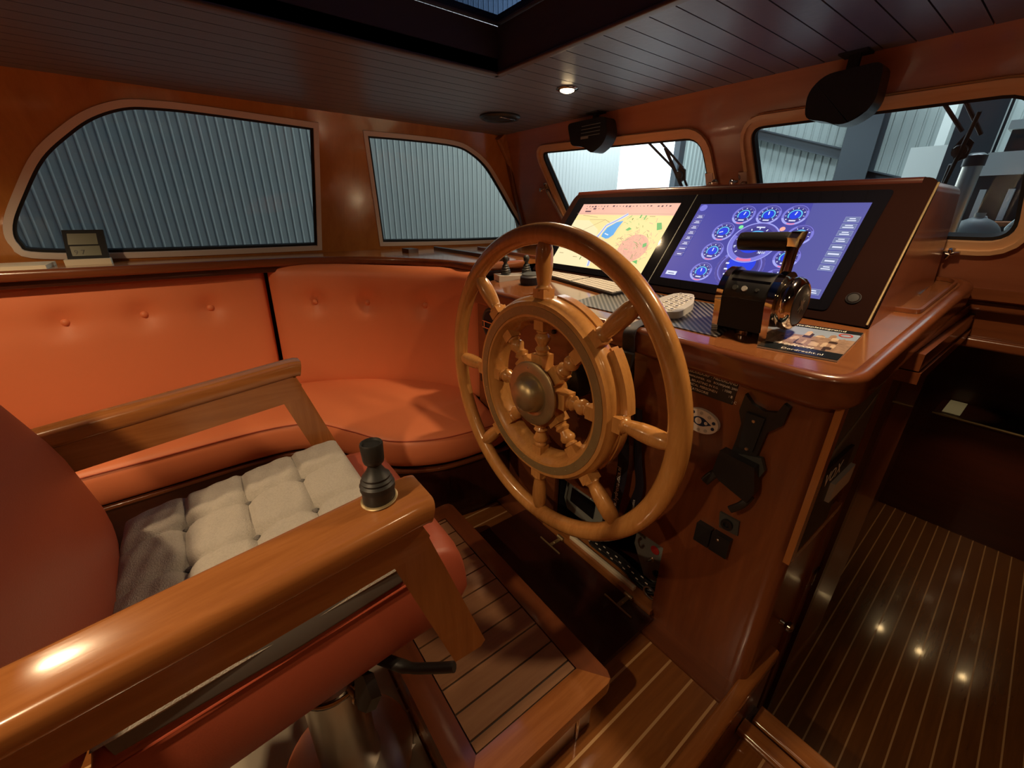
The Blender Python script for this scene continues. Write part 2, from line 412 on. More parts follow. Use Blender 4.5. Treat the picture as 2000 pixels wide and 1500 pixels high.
w4 = window(4, W4g, FWp, .032, 'frame_wood', 'glass_front', .04, None, 0)
for w, g in ((w3, W3g), (w4, W4g)):     # stepped inner bead of the opening windows
    obj('bead', ring_prism([FWp(a, b, .012) for a, b in offset(g, .030)], [FWp(a, b, .012) for a, b in offset(g, .019)], FWp(0, 0, -.01)-FWp(0, 0, 0)), 'frame_wood', w)
obj('wall_right', prism([(XR, YA, LZ), (XR, 3.3, LZ), (XR, 3.3, CZ), (XR, YA, CZ)], (.04, 0, 0)), 'wall_wood', kind='structure', smooth=False)
obj('wall_aft', box(XL0, XR, YA-.04, YA, LZ, CZ+.02), 'wall_wood', kind='structure', smooth=False)
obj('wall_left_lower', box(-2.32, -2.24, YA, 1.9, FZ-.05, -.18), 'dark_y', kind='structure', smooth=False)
# corner post between the left and front walls
obj('trim_1', sweep([LWp(1.425, .372, .015), LWp(1.60, .19, .02), LWp(1.80, .02, .02), LWp(1.86, -.10, .02)], rsect(.06, .035, .012), upv=(1, 0, -.36)), 'honey_z', kind='structure')
obj('trim_2', sweep([FWp(-1.99, .375, .004), FWp(-2.08, .12, .004), FWp(-2.15, -.18, .004)], rsect(.035, .02, .008), upv=(0, -1, -.57)), 'mahogany_z', kind='structure')
# wall fillet beneath the side windows, above the ledge
obj('trim_3', sweep([LWp(YA+.01, -.2, .006), LWp(1.78, -.2, .006)], rsect(.012, .028, .004)), 'honey_y', kind='structure')
# ------------------------------------------------------------------ ceiling planks + hatch
HX, HY, HR = -1.167, .83, -.47
ceil = obj('ceiling', prism([(-2.1, 1.5, CZ+.012), (-2.1, YA, CZ+.012), (HX, YA, CZ+.012), (HX, HY, CZ+.012), (HR, HY, CZ+.012), (HR, YA, CZ+.012), (XR, YA, CZ+.012), (XR, 1.5, CZ+.012)], (0, 0, .02)), 'ceiling_gap', kind='structure', smooth=False)
x = -2.067
while x < XR:
    x1 = min(x+.0575, XR)
    if x1 <= HX+.001 or x >= HX: spans = [(YA, 1.462)] if x1 <= HX+.001 else [(HY, 1.462)]
    else: spans = [(YA, 1.462)] if x >= HR else [(HY, 1.462)]
    for y0, y1 in spans:
        obj('plank', box(x, x1, y0, y1, CZ, CZ+.0125), 'ceiling_paint', ceil, smooth=False, bevel=.0018, seg=1)
    if x < HX < x1: obj('plank', box(x, HX, YA, HY, CZ, CZ+.0125), 'ceiling_paint', ceil, smooth=False)
    x += .0605
# coaming of the sliding hatch
obj('trim_4', box(HX-.008, HX, YA, HY+.004, CZ-.004, CZ+.105), 'coaming', kind='structure', smooth=False)
obj('trim_5', box(HX, HR, HY-.004, HY+.004, CZ-.004, CZ+.105), 'coaming', kind='structure', smooth=False)
simple('hatch_lip', (.10, .075, .075), .4)
obj('trim_5b', box(HR, HR+.008, YA, HY+.004, CZ-.004, CZ+.105), 'coaming', kind='structure', smooth=False).name = 'trim_26'
obj('trim_6', sweep([(HX-.004, YA, CZ-.004), (HX-.004, HY, CZ-.004)], rsect(.022, .008, .003)), 'hatch_lip', kind='structure')
obj('trim_7', sweep([(HX-.014, HY, CZ-.004), (HR+.01, HY, CZ-.004)], rsect(.022, .008, .003)), 'hatch_lip', kind='structure')
hatch = thing('roof_hatch', 'dark tinted sliding roof hatch above the helm, set in a deep black coaming', 'hatch', (-.8, 0, CZ+.105))
obj('pane', box(HX+.01, HR, YA, HY-.01, CZ+.110, CZ+.116), 'glass_hatch', hatch, smooth=False)
obj('frame', box(HX, HX+.014, YA, HY, CZ+.106, CZ+.125, box(HX, HR, HY-.014, HY, CZ+.106, CZ+.125)), 'coaming', hatch, smooth=False)
obj('knob', lathe((-1.08, .52, CZ+.112), (0, 0, -1), [(.014, 0), (.016, .006), (.010, .012), (.012, .022), (.006, .028)], 16), 'chrome', hatch)
# ------------------------------------------------------------------ helm floor
floor = obj('floor', box(-2.3, -.15, YA, .87, FZ-.03, FZ-.004), 'caulk', kind='structure', smooth=False)
x = -.378-.0615*14
while x < -.19:
    a, b = x+.003, min(x+.0585, -.18)
    obj('plank', box(a, b, YA, .785, FZ-.004, FZ), 'floor_teak', floor, smooth=False)
    obj('inlay_strip', box(x-.003, x+.003, YA, .785, FZ-.004, FZ-.0002), 'holly', floor, smooth=False)
    x += .0615
obj('board', box(-2.3, -.21, .871, 1.9, FZ-.02, FZ-.004), 'dark_x', floor, smooth=False)
obj('wall_front_lower', box(-2.3, -.3, 1.79, 1.83, FZ, -.2), 'dark_x', kind='structure', smooth=False)
obj('margin_board', box(-1.30, -.18, .787, .87, FZ-.004, FZ+.008), 'mahogany_x', floor, bevel=.003)
obj('trim_8', sweep([(-.163, YA, FZ+.012), (-.163, 1.01, FZ+.012)], rsect(.034, .05, .008)), 'honey_y', kind='structure')
obj('trim_27', box(-.165, -.150, YA, 1.01, LZ, FZ-.01), 'mahogany_y', kind='structure', smooth=False)
obj('trim_9', box(-.18, -.15, .87, 1.01, FZ-.03, FZ+.005), 'honey_y', kind='structure', bevel=.003)
# steps on the starboard side
step = obj('floor_step', box(-.15, .55, YA, .90, -1.28, -1.254), 'mahogany_y', kind='structure', smooth=False)
xs = -.135
while xs < .5:
    obj('plank', box(xs, xs+.055, YA, .86, -1.254, -1.25), 'floor_teak', step, smooth=False)
    obj('inlay_strip', box(xs+.055, xs+.061, YA, .86, -1.254, -1.2503), 'holly', step, smooth=False)
    xs += .061
obj('nosing', sweep([(-.148, .885, -1.248), (.55, .885, -1.248)], rsect(.045, .03, .008)), 'honey_x', step)
obj('riser', box(-.15, .55, .885, .90, LZ, -1.26), 'mahogany_x', step, smooth=False)
obj('trim_10', sweep([(-.135, .955, -1.262), (.55, .955, -1.262)], rsect(.06, .03, .008)), 'honey_x', kind='structure')
obj('trim_11', box(-.165, .55, .925, .985, LZ, -1.275), 'dark_x', kind='structure', smooth=False)
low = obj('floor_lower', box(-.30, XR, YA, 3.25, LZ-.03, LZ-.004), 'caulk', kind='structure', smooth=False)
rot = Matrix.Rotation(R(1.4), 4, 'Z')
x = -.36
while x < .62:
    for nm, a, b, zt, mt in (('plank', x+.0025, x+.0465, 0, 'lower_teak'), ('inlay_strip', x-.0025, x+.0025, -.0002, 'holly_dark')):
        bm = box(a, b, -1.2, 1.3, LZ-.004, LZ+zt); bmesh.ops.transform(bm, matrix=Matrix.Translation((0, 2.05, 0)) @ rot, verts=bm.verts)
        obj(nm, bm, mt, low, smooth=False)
    x += .049
# forward bulkhead and dark cabin beyond
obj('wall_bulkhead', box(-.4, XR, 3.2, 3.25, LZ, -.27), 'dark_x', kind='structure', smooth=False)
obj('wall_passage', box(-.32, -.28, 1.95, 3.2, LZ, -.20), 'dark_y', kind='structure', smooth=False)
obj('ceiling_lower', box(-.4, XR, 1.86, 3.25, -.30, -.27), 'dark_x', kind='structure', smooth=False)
obj('trim_12', box(-.36, XR, 1.76, 1.88, -.215, -.185), 'mahogany_x', kind='structure', bevel=.004)
obj('trim_13', box(-.36, XR, 1.83, 1.86, -.36, -.215), 'mahogany_x', kind='structure', smooth=False)
obj('trim_14', sweep([(-.36, 1.80, -.235), (XR, 1.80, -.235)], rsect(.03, .03, .008)), 'mahogany_x', kind='structure')
obj('trim_15', sweep([(-.36, 1.815, -.345), (XR, 1.815, -.345)], rsect(.03, .03, .008)), 'mahogany_x', kind='structure')

# ================================================================== HALL OUTSIDE
def ribbed(name, a, b, z0, z1, pitch_, dep, inward, mat):
    a = Vector(a); b = Vector(b); L = (b-a).length; d = (b-a).normalized(); inward = Vector(inward); n = int(L/pitch_); pts = []
    for i in range(n):
        s = i*pitch_
        pts += [(s, 0), (s+pitch_*.62, 0), (s+pitch_*.74, dep), (s+pitch_*.84, dep), (s+pitch_*.98, 0)]
    bm = bmesh.new()
    for (s0, o0), (s1, o1) in zip(pts, pts[1:]):
        q = [a+d*s0+inward*o0, a+d*s1+inward*o1]
        bm.faces.new([bm.verts.new(v) for v in ((*q[0].xy, z0), (*q[1].xy, z0), (*q[1].xy, z1), (*q[0].xy, z1))])
    bmesh.ops.remove_doubles(bm, verts=bm.verts, dist=1e-5)
    r = bmesh.ops.extrude_face_region(bm, geom=list(bm.faces)); nv = [v for v in r['geom'] if isinstance(v, bmesh.types.BMVert)]
    bmesh.ops.translate(bm, verts=nv, vec=-inward*.02)
    return obj(name, bm, mat, kind='structure', smooth=False)
ribbed('wall_hall_left', (-4.8, -7, 0), (-4.8, 5.74, 0), -3, 5, .066, .004, (1, 0, 0), 'hall_sheet')
ribbed('wall_hall_left_far', (-4.8, 7.35, 0), (-4.8, 9, 0), -3, 5, .12, .02, (1, 0, 0), 'hall_pale')
obj('trim_16', box(-4.85, -4.74, 7.22, 7.38, -3, 5), 'hall_steel', kind='structure', smooth=False)
obj('wall_hall_lintel', box(-4.86, -4.8, 5.74, 7.35, 2.6, 5), 'hall_sheet', kind='structure', smooth=False)
ribbed('wall_hall_front', (-4.8, 9, 0), (7, 9, 0), -3, 5, .12, .02, (0, -1, 0), 'hall_pale')
obj('wall_hall_right', box(7, 7.05, -7, 9, -3, 5), 'hall_sheet', kind='structure', smooth=False)
obj('wall_hall_aft', box(-4.8, 7, -7.05, -7, -3, 5), 'hall_sheet', kind='structure', smooth=False)
obj('floor_hall', box(-4.8, 7, -7, 9, -3.05, -3), 'hall_floor', kind='structure', smooth=False)
obj('ceiling_hall', box(-4.8, 7, -7, 9, 5, 5.05), 'hall_roof', kind='structure', smooth=False)
obj('ground_outside', box(-30, -4.86, -12, 30, -3.1, -3.0), 'hall_pale', kind='structure', smooth=False)
# steel frame of the hall
def hbeam(name, a, b, w, t_, upv=(0, -1, 0), mat='hall_steel'):
    s = [(-w/2, t_/2), (w/2, t_/2), (w/2, t_/2-.02), (.012, t_/2-.02), (.012, -t_/2+.02), (w/2, -t_/2+.02), (w/2, -t_/2), (-w/2, -t_/2), (-w/2, -t_/2+.02), (-.012, -t_/2+.02), (-.012, t_/2-.02), (-w/2, t_/2-.02)]
    return obj(name, sweep([a, b], s, upv=upv), mat, kind='structure', smooth=False)
hbeam('trim_17', (-2.56, 8.75, -3), (-2.56, 8.75, 5), .42, .3)
hbeam('trim_18', (-4.8, 8.85, 1.55), (-2.8, 8.85, .92), .16, .16, (0, 0, 1))
hbeam('trim_19', (-2.6, 8.85, .65), (-1.2, 8.85, .25), .16, .16, (0, 0, 1))
hbeam('trim_20', (-.93, 6.2, -3), (-.93, 6.2, 5), .30, .26)
obj('trim_21', box(-.825, -.785, 6.1, 6.2, -3, 5), 'boat_white', kind='structure', smooth=False)
for k in range(3):
    hbeam('trim_%d' % (22+k), (-4.8, 8-1.1*k, 2.75+.25*k), (-.9, 8-1.1*k, 2.2+.3*k), .14, .14, (0, 0, 1))
obj('trim_25', box(-1.60, -1.50, 8.2, 8.25, .55, 3.4), 'boat_white', kind='structure', smooth=False)

# neighbouring white boat seen through the right hand windscreen
nb = thing('moored_boat', 'white hull and wheelhouse of another boat standing in the hall beyond the right windscreen', 'boat', (-.4, 5.4, -3))
obj('hull', prism([(-.95, 4.9, -.45), (-.95, 4.9, -3), (1.6, 4.9, -3), (1.6, 4.9, -.45)], (0, 1.6, 0)), 'boat_dark', nb, bevel=.05, smooth=False)
obj('deckhouse', box(-.66, 1.5, 5.1, 6.0, .30, .46), 'boat_white', nb, bevel=.03)
obj('roof', box(-.62, 1.6, 5.2, 6.1, .62, .68), 'boat_white', nb, bevel=.02)
for k in range(5):
    obj('mullion', box(-.62+k*.15, -.585+k*.15, 5.06, 5.10, -.02, .20), 'boat_white', nb, smooth=False)
obj('glazing', box(-.66, 1.4, 5.11, 5.16, -.12, .30, box(-.60, 1.4, 5.25, 5.3, .46, .62)), 'boat_dark', nb, smooth=False)
obj('bulwark', box(-.95, 1.6, 4.92, 5.0, -.45, -.12), 'hall_steel', nb, smooth=False)
obj('rub_rail', sweep([(-.98, 4.85, -.05), (1.6, 4.85, -.02)], rsect(.05, .035, .01)), 'rope', nb)
obj('cabin_block', box(-1.56, -1.22, 7.0, 7.4, .30, .74), 'boat_white', nb, bevel=.08)
# two round white fenders on the foredeck
for i, (fx, fy_, fr_) in enumerate(((-.345, 3.1, .10), (-.235, 3.28, .07))):
    f = thing('fender', ['larger round grey fender on the foredeck, left of its twin under the right windscreen', 'smaller round grey fender on the foredeck, by the right corner of the windscreen'][i], 'fender', (fx, fy_, -.42), 'fenders on the foredeck')
    obj('ball', lathe((fx, fy_, -.20), (0, 0, 1), [(.001, 0)]+[(fr_*math.sin(R(a)), fr_*(1-math.cos(R(a)))) for a in range(15, 170, 12)]+[(.02, fr_*2), (.02, fr_*2+.02)], 24), 'boat_white' if 0 else 'grey_panel', f)
    obj('rope', tube(catmull([(fx, fy_, -.20+fr_*2), (fx-.02, fy_, -.05), (fx+.02, fy_, .0), (fx+.05, fy_, -.12), (fx+.06, fy_, -.24)], 5), .008, 8), 'boat_white', f)
# own foredeck and stainless mast
fd = obj('deck', box(-2.3, .9, 2.0, 4.2, -.262, -.24), 'boat_white', kind='structure', smooth=False)
fd.name = 'floor_foredeck'
mast = thing('mast_tube', 'stainless tube standing on the foredeck behind the black wiper', 'mast', (-.388, 2.75, -.24))
obj('tube', lathe((-.388, 2.75, -.24), (0.0, 0, 1), [(.032, 0), (.032, .44), (.028, .45)], 24), 'steel', mast)
obj('sleeve', lathe((-.388, 2.75, .20), (0.0, 0, 1), [(.036, 0), (.036, .04), (.02, .05)], 24), 'boat_dark', mast)
obj('foot', lathe((-.388, 2.75, -.24), (0, 0, 1), [(.1, 0), (.1, .02), (.06, .03)], 24), 'steel', mast)
# wipers outside
def wiper(lbl, blade0, blade1, piv, arms, knuckle):
    w = thing('windscreen_wiper', lbl, 'wiper', FWp(*knuckle, -.05), 'windscreen wipers')
    for a, b in arms: obj('arm', tube([FWp(*a, -.055), FWp(*b, -.055)], .0045, 8), 'black_plastic', w)
    obj('blade', sweep([FWp(*blade0, -.034), FWp(*blade1, -.034)], rsect(.008, .012, .003)), 'black_matt', w)
    obj('knuckle', lathe(FWp(*knuckle, -.045), (0, -1, -.5), [(.008, 0), (.015, .003), (.015, .012), (.006, .016)], 12), 'black_plastic', w)
    obj('bracket', prism([FWp(knuckle[0]+dx, knuckle[1]+dz, -.05) for dx, dz in ((-.018, .0), (0, .03), (.02, .012), (.014, -.02), (-.006, -.03))], (0, .008, 0)), 'black_plastic', w, bevel=.002)
wiper('black twin armed wiper across the bright doorway in the left windscreen', (-1.09, .22), (-1.03, .05), None, [((-1.24, .30), (-1.08, .14)), ((-1.18, .30), (-1.04, .14)), ((-1.05, .13), (-1.02, .03))], (-1.05, .125))
wiper('black wiper standing upright at the right end of the right windscreen', (-.245, .215), (-.295, -.05), None, [((-.36, .29), (-.27, .17)), ((-.315, .29), (-.235, .16)), ((-.275, .10), (-.295, -.05))], (-.262, .135))

# ================================================================== LEDGE under the side windows
ledge = thing('window_ledge', 'varnished mahogany ledge under the left windows, with a rounded front rail', 'ledge', (-2.1, .2, -.2))
edge = catmull([(-1.975, YA+.02, 0), (-1.975, -1.2, 0), (-1.975, -.2, 0), (-1.975, .30, 0), (-1.93, .47, 0), (-1.83, .63, 0), (-1.70, .755, 0), (-1.54, .845, 0), (-1.44, .865, 0), (-1.395, .90, 0), (-1.385, .98, 0), (-1.385, 1.10, 0)], 6)
top = [(p.x, p.y, -.199) for p in edge]+[(-1.385, 1.77, -.199), (-2.235, 1.77, -.199), (-2.225, YA+.02, -.199)]
obj('board', prism(top, (0, 0, .015)), 'honey_y', ledge, smooth=False)
obj('front_rail', sweep([(p.x, p.y, -.197) for p in edge], rsect(.028, .034, .012)), 'mahogany_y', ledge)
obj('valance', sweep([(p.x-.012, p.y+.006, -.222) for p in edge], rsect(.01, .03, .003)), 'dark_y', ledge)
rail1 = sweep([(-2.06, 1.05, -.178), (-1.39, 1.03, -.178)], rsect(.018, .02, .004))
fr1 = tag(obj('fiddle_rail', rail1, 'dark_x', origin=(-1.6, 1.04, -.184)), 'dark slim fiddle rail crossing the ledge in front of the left windscreen', 'rail')
fr2 = tag(obj('fiddle_rail', sweep([(-1.95, 1.25, -.178), (-1.39, 1.19, -.178)], rsect(.014, .018, .004)), 'mahogany_x', origin=(-1.6, 1.2, -.184)), 'reddish slim fiddle rail behind the dark one, nearer the windscreen', 'rail')
blk = tag(obj('pin_cushion_block', box(-2.015, -1.935, .845, .895, -.184, -.166), 'dark_x', origin=(-1.97, .87, -.184), bevel=.002), 'small dark wooden block lying on the ledge beneath the front side window', 'block')
blk.name = 'wooden_block'
# thermometer display
th = thing('weather_station', 'small black framed weather display with cream foot before the big side window', 'weather station', (-2.06, -.285, -.184))
def thp(y, z, d=0): return Vector((-2.115+.30*0-.32*(z+.184)+d, y, z))
obj('housing', prism([thp(-.352+.012, -.165), thp(-.232, -.165), thp(-.232+.006, -.070), thp(-.345+.012, -.070)], (-.016, 0, -.004)), 'black_matt', th, bevel=.002)
obj('display', prism([thp(-.327, -.118, .0006), thp(-.250, -.118, .0006), thp(-.247, -.082, .0006), thp(-.322, -.082, .0006)], (-.001, 0, 0)), 'lcd', th, smooth=False)
obj('display', prism([thp(-.325, -.155, .0006), thp(-.249, -.155, .0006), thp(-.248, -.123, .0006), thp(-.325, -.123, .0006)], (-.001, 0, 0)), 'lcd', th, smooth=False)
obj('foot', box(-2.14, -2.10, -.348, -.228, -.184, -.165), 'cream', th, bevel=.002)
text('print', '9 7', thp(-.318, -.150, .001), (0, 1, 0), (-.3, 0, 1), .022, 'lcd_dark', th)
cs = tag(obj('wooden_tray', box(-2.17, -2.02, -.62, -.38, -.184, -.172), 'cream', origin=(-2.1, -.5, -.184), bevel=.003), 'pale flat board on the ledge left of the weather display', 'board')
cs.name = 'pale_board'

# ================================================================== SOFA
sofa = thing('corner_sofa', 'built-in corner sofa in orange leather with buttoned backs, curving round to the console', 'sofa', (-1.6, .1, FZ))
botc = catmull([(-1.97, -1.6, 0), (-1.97, -.8, 0), (-1.97, -.2, 0), (-1.965, .12, 0), (-1.925, .30, 0), (-1.83, .50, 0), (-1.686, .688, 0), (-1.53, .82, 0), (-1.43, .87, 0), (-1.325, .895, 0)], 8)
topc = catmull([(-2.03, -1.6, 0), (-2.03, -.8, 0), (-2.03, -.2, 0), (-2.03, .16, 0), (-1.965, .32, 0), (-1.86, .50, 0), (-1.70, .66, 0), (-1.52, .82, 0), (-1.40, .875, 0), (-1.315, .895, 0)], 8)
def cpt(c, s):
    s = max(0, min(.99999, s))*(len(c)-1); i = int(s); f = s-i; return c[i].lerp(c[i+1], f)
def arcof(c):
    L = [0]
    for a, b in zip(c, c[1:]): L.append(L[-1]+(b-a).length)
    return L
def by_len(c):
    L = arcof(c); tot = L[-1]
    def f(s):
        s = max(0, min(1, s))*tot
        for i in range(len(L)-1):
            if s <= L[i+1]+1e-9: return c[i].lerp(c[i+1], (s-L[i])/(L[i+1]-L[i]+1e-12))
        return c[-1]
    return f
fb, ft = by_len(botc), by_len(topc)
ZT, ZB = -.209, -.750
def back_surface(s, h):     # h 0 bottom .. 1 top
    a, b = fb(s), ft(s); return Vector((a.x+(b.x-a.x)*h-.040, a.y+(b.y-a.y)*h+.0, ZB+(ZT-ZB)*h))
def find_s(y):              # arc parameter where the top curve reaches y
    lo, hi = 0, 1
    for _ in range(40):
        m_ = (lo+hi)/2
        if ft(m_).y < y: lo = m_
        else: hi = m_
    return lo
s_gap = find_s(.245)
def backpad(s0, s1, name, btn_s, seams, nu):
    def Cf(u, v): return back_surface(s0+(s1-s0)*(u+1)/2, (v+1)/2)
    cols = []
    def dent(u, v):
        s = s0+(s1-s0)*(u+1)/2; d = 0; h = (v+1)/2
        for bs in btn_s:
            ds = (s-bs)*ARC; dh = (h-.71)*.54
            r_ = math.hypot(ds, dh); d += .024*math.exp(-(r_/.035)**2)+.008*math.exp(-(abs(ds)/.09)**2-(dh/.02)**2)
        for ss in seams: d += .004*math.exp(-(((s-ss)*ARC)/.006)**2)
        return d
    pd = obj(name, pad(Cf, .05, nu, 26, dent, p=14, k=2.2, back=.7), 'leather', sofa)
    for bs in btn_s:
        u = (bs-s0)/(s1-s0)*2-1; v = .71*2-1; c = Cf(u, v); e = .01
        n = (Cf(u+e, v)-Cf(u-e, v)).cross(Cf(u, v+e)-Cf(u, v-e)).normalized()
        obj('button', lathe(c+n*(.05-.026), n, [(.011, 0), (.0125, .004), (.010, .009), (.004, .012)], 16), 'leather', pd)
    for ss in seams:
        u = (ss-s0)/(s1-s0)*2-1; e = .01
        pts = []
        for k in range(13):
            v = -.92+1.84*k/12; c = Cf(u, v); n = (Cf(u+e, v)-Cf(u-e, v)).cross(Cf(u, v+e)-Cf(u, v-e)).normalized()
            h_ = ((1-abs(v)**14))**(1/2.2); pts.append(c+n*(.05*h_-.0035))
        obj('seam', tube(pts, .0012, 6), 'stitch', pd)
    return pd
ARC = arcof(topc)[-1]
sb = [find_s(y) for y in (-.600, -.385, -.175, .03)]
backpad(find_s(-.95), s_gap-.003, 'back_pad', sb, [], 70)
s_c = [s_gap+(1-s_gap)*f for f in (.19, .43, .70)]
backpad(s_gap+.003, 1.0, 'back_pad', s_c, [s_gap+(1-s_gap)*.55], 60)
backpad(find_s(-1.58), find_s(-.95)-.006, 'back_pad', [], [], 30)
# seat
inner = catmull([(-1.53, -1.6, 0), (-1.53, -.8, 0), (-1.54, -.3, 0), (-1.55, .05, 0), (-1.50, .22, 0), (-1.36, .315, 0), (-1.21, .40, 0), (-1.125, .54, 0), (-1.10, .70, 0), (-1.095, .835, 0)], 8)
outer = catmull([(-1.93, -1.6, 0), (-1.93, -.8, 0), (-1.92, -.2, 0), (-1.96, .12, 0), (-1.94, .32, 0), (-1.86, .52, 0), (-1.72, .72, 0), (-1.58, .83, 0), (-1.46, .87, 0), (-1.38, .845, 0)], 8)
fi, fo = by_len(inner), by_len(outer)
def seat_c(u, v):
    s = (u+1)/2; a = fi(s); b = fo(s); return a.lerp(b, (v+1)/2)+Vector((0, 0, -.777))
def seat_dent(u, v):
    s = (u+1)/2; d = .0
    d += .004*math.exp(-((s-.66)/.004)**2)
    if v < -.6:
        for k in range(6): d += .005*math.exp(-((s-(.735+.014*k))/.0035)**2)*((-v-.6)/.4)
    return d
sp = obj('seat_pad', pad(seat_c, .066, 150, 22, seat_dent, p=16, k=2.2, back=1.0), 'leather', sofa)
pp = []
for k in range(90):
    u = -.98+1.96*k/89; c = seat_c(u, -.965); pp.append(c+Vector((0, 0, .0525)))
obj('piping', tube(pp, .002, 6), 'stitch', sp)
basep = [(p.x-.03, p.y+.01, FZ) for p in inner if p.y > -1.59]+[(-1.38, .84, FZ), (-2.2, .84, FZ), (-2.2, -1.6, FZ)]
obj('base', prism(basep, (0, 0, .252)), 'dark_z', sofa, smooth=False)  # near-black wood colour stands in for the shade under the seat
obj('base_trim', sweep([(p.x-.022, p.y+.004, -.852) for p in inner], rsect(.016, .014, .004)), 'mahogany_y', sofa)

# ================================================================== HELM CONSOLE
con = thing('helm_console', 'varnished mahogany helm console with an overhanging rounded desk edge', 'console', (-.75, 1.1, FZ))
DS = .09
dz = lambda y: -.25+DS*(y-.82)
Yf = .85
fc = box(-1.34, -.43, Yf, Yf+.02, -.83, -.265); fc = box(-1.34, -.86, Yf, Yf+.02, FZ, -.83, fc); 
obj('face_panel', fc, 'mahogany_x', con, smooth=False)
obj('face_panel', box(-.43, -.20, Yf, Yf+.02, FZ+.008, -.265), 'mahogany_z', con, smooth=False)
obj('corner_post', sweep([(-.195, Yf+.03, LZ), (-.195, Yf+.03, -.27)], rsect(.06, .06, .025, 6), upv=(0, 1, 0)), 'mahogany_z', con)
obj('side_panel', box(-.20, -.170, .88, 1.80, LZ, -.27), 'mahogany_z', con, smooth=False)
obj('side_panel', box(-1.34, -1.32, .87, 1.75, FZ, -.25), 'mahogany_z', con, smooth=False)
obj('sill_board', box(-.90, -.425, Yf-.012, Yf+.06, -1.092, -1.068), 'honey_x', con, bevel=.002)
obj('opening_frame', box(-.86, -.43, Yf+.004, Yf+.014, -.842, -.828, box(-.868, -.858, Yf+.004, Yf+.014, -1.07, -.83)), 'mahogany_x', con, smooth=False)
obj('cavity', box(-.92, -.42, 1.05, 1.06, FZ, -.8, box(-.92, -.42, .87, 1.05, -.82, -.81, box(-.93, -.92, .87, 1.06, FZ, -.8, box(-.42, -.41, .87, 1.06, FZ, -.8)))), 'black_matt', con, smooth=False)
# desk slab
dk = roundpoly([(-1.34, .80), (-.145, .80), (-.145, 1.76), (-1.34, 1.76)], [.04, .075, .09, 0], 8)
def slab(P, z0, z1, bm=None):
    bm = bm or bmesh.new(); a = [bm.verts.new((x, y, dz(y)+z0)) for x, y in P]; b = [bm.verts.new((x, y, dz(y)+z1)) for x, y in P]; n = len(P)
    bm.faces.new(a[::-1]); bm.faces.new(b)
    for i in range(n): bm.faces.new((a[i], a[(i+1) % n], b[(i+1) % n], b[i]))
    return bm
wood('desk_wood', (.27, .10, .035), (.17, .056, .018), 'x', fine=50, coat=.8, rough=.2)
obj('desk_top', slab(offset(dk, -.012), -.030, 0), 'desk_wood', con, smooth=False)
nose_path = [(x, y, dz(y)) for x, y in dk[0:-1]]
nose_path = [Vector(p) for p in nose_path]
obj('desk_nose', sweep([p+Vector((0, 0, -.026)) for p in nose_path], rsect(.030, .062, .013, 5, x0=-.012)), 'mahogany_x', con, angle=60)
# raised fiddle recess at the far right end
obj('recess_rim', ring_prism([(x, y, dz(y)+.001) for x, y in roundpoly([(-.285, 1.30), (-.175, 1.30), (-.175, 1.72), (-.285, 1.72)], [.02, .02, .05, .03], 5)], [(x, y, dz(y)+.001) for x, y in roundpoly([(-.279, 1.306), (-.181, 1.306), (-.181, 1.712), (-.279, 1.712)], [.02, .02, .05, .03], 5)], (0, 0, .009)), 'mahogany_y', con)
# instrument housing
TA = R(38); Pu = Vector((1, 0, 0)); Pv = Vector((0, math.sin(TA), math.cos(TA))); Pn = Vector((0, -math.cos(TA), math.sin(TA))); PO = Vector((-.78, 1.130, -.222))
PP = lambda u, v, d=0: PO+Pu*u+Pv*v+Pn*d
hou = roundpoly([(-.560, .0), (.560, -.004), (.548, .378), (-.560, .378)], [.0, .0, .03, .05], 6)
# housing body: panel outline joined to a back wall standing on the desk
bm = bmesh.new()
a = [bm.verts.new(PP(u, v)) for u, v in hou]; n = len(hou)
b = [bm.verts.new(Vector((PP(u, v).x, 1.62 if v > .2 else 1.66, PP(u, v).z if v > .2 else dz(1.66)))) for u, v in hou]
bm.faces.new(a); bm.faces.new(b[::-1])
for i in range(n): bm.faces.new((a[i], b[i], b[(i+1) % n], a[(i+1) % n]))
obj('screen_housing', bm, 'front_wood', con, bevel=.004, angle=50)
obj('panel_frame', prism([PP(u, v, .0) for u, v in hou], Pn*.010), 'panel_dark', con, bevel=.004)
obj('brass_edge', tube([PP(.556, .0, .012), PP(.548, .36, .012)], .0022, 8), 'brass', con)
obj('housing_cap', sweep([PP(-.545, .372, .0), PP(-.3, .378, .0), PP(.52, .374, .0)], rsect(.03, .02, .008), upv=(0, 0, 1)), 'dark_x', con)
obj('black_fascia', prism([PP(u, v, .010) for u, v in roundpoly([(-.525, .018), (.475, .018), (.480, .345), (-.525, .345)], .012, 4)], Pn*.003), 'black_gloss', con)
kn = obj('power_knob', lathe(PP(.510, .059, .009), Pn, [(.014, 0), (.014, .004), (.012, .005)], 24), 'black_matt', con)
obj('knob_ring', lathe(PP(.510, .059, .013), Pn, [(.0125, 0), (.0125, .0015), (.010, .0015), (.010, 0)], 24, closed_ends=False), 'dark_chrome', kn)
obj('panel_line', prism([PP(-.008, .018, .0132), PP(-.005, .018, .0132), PP(-.005, .345, .0132), PP(-.008, .345, .0132)], Pn*.0004), 'grey_dark', con, smooth=False)

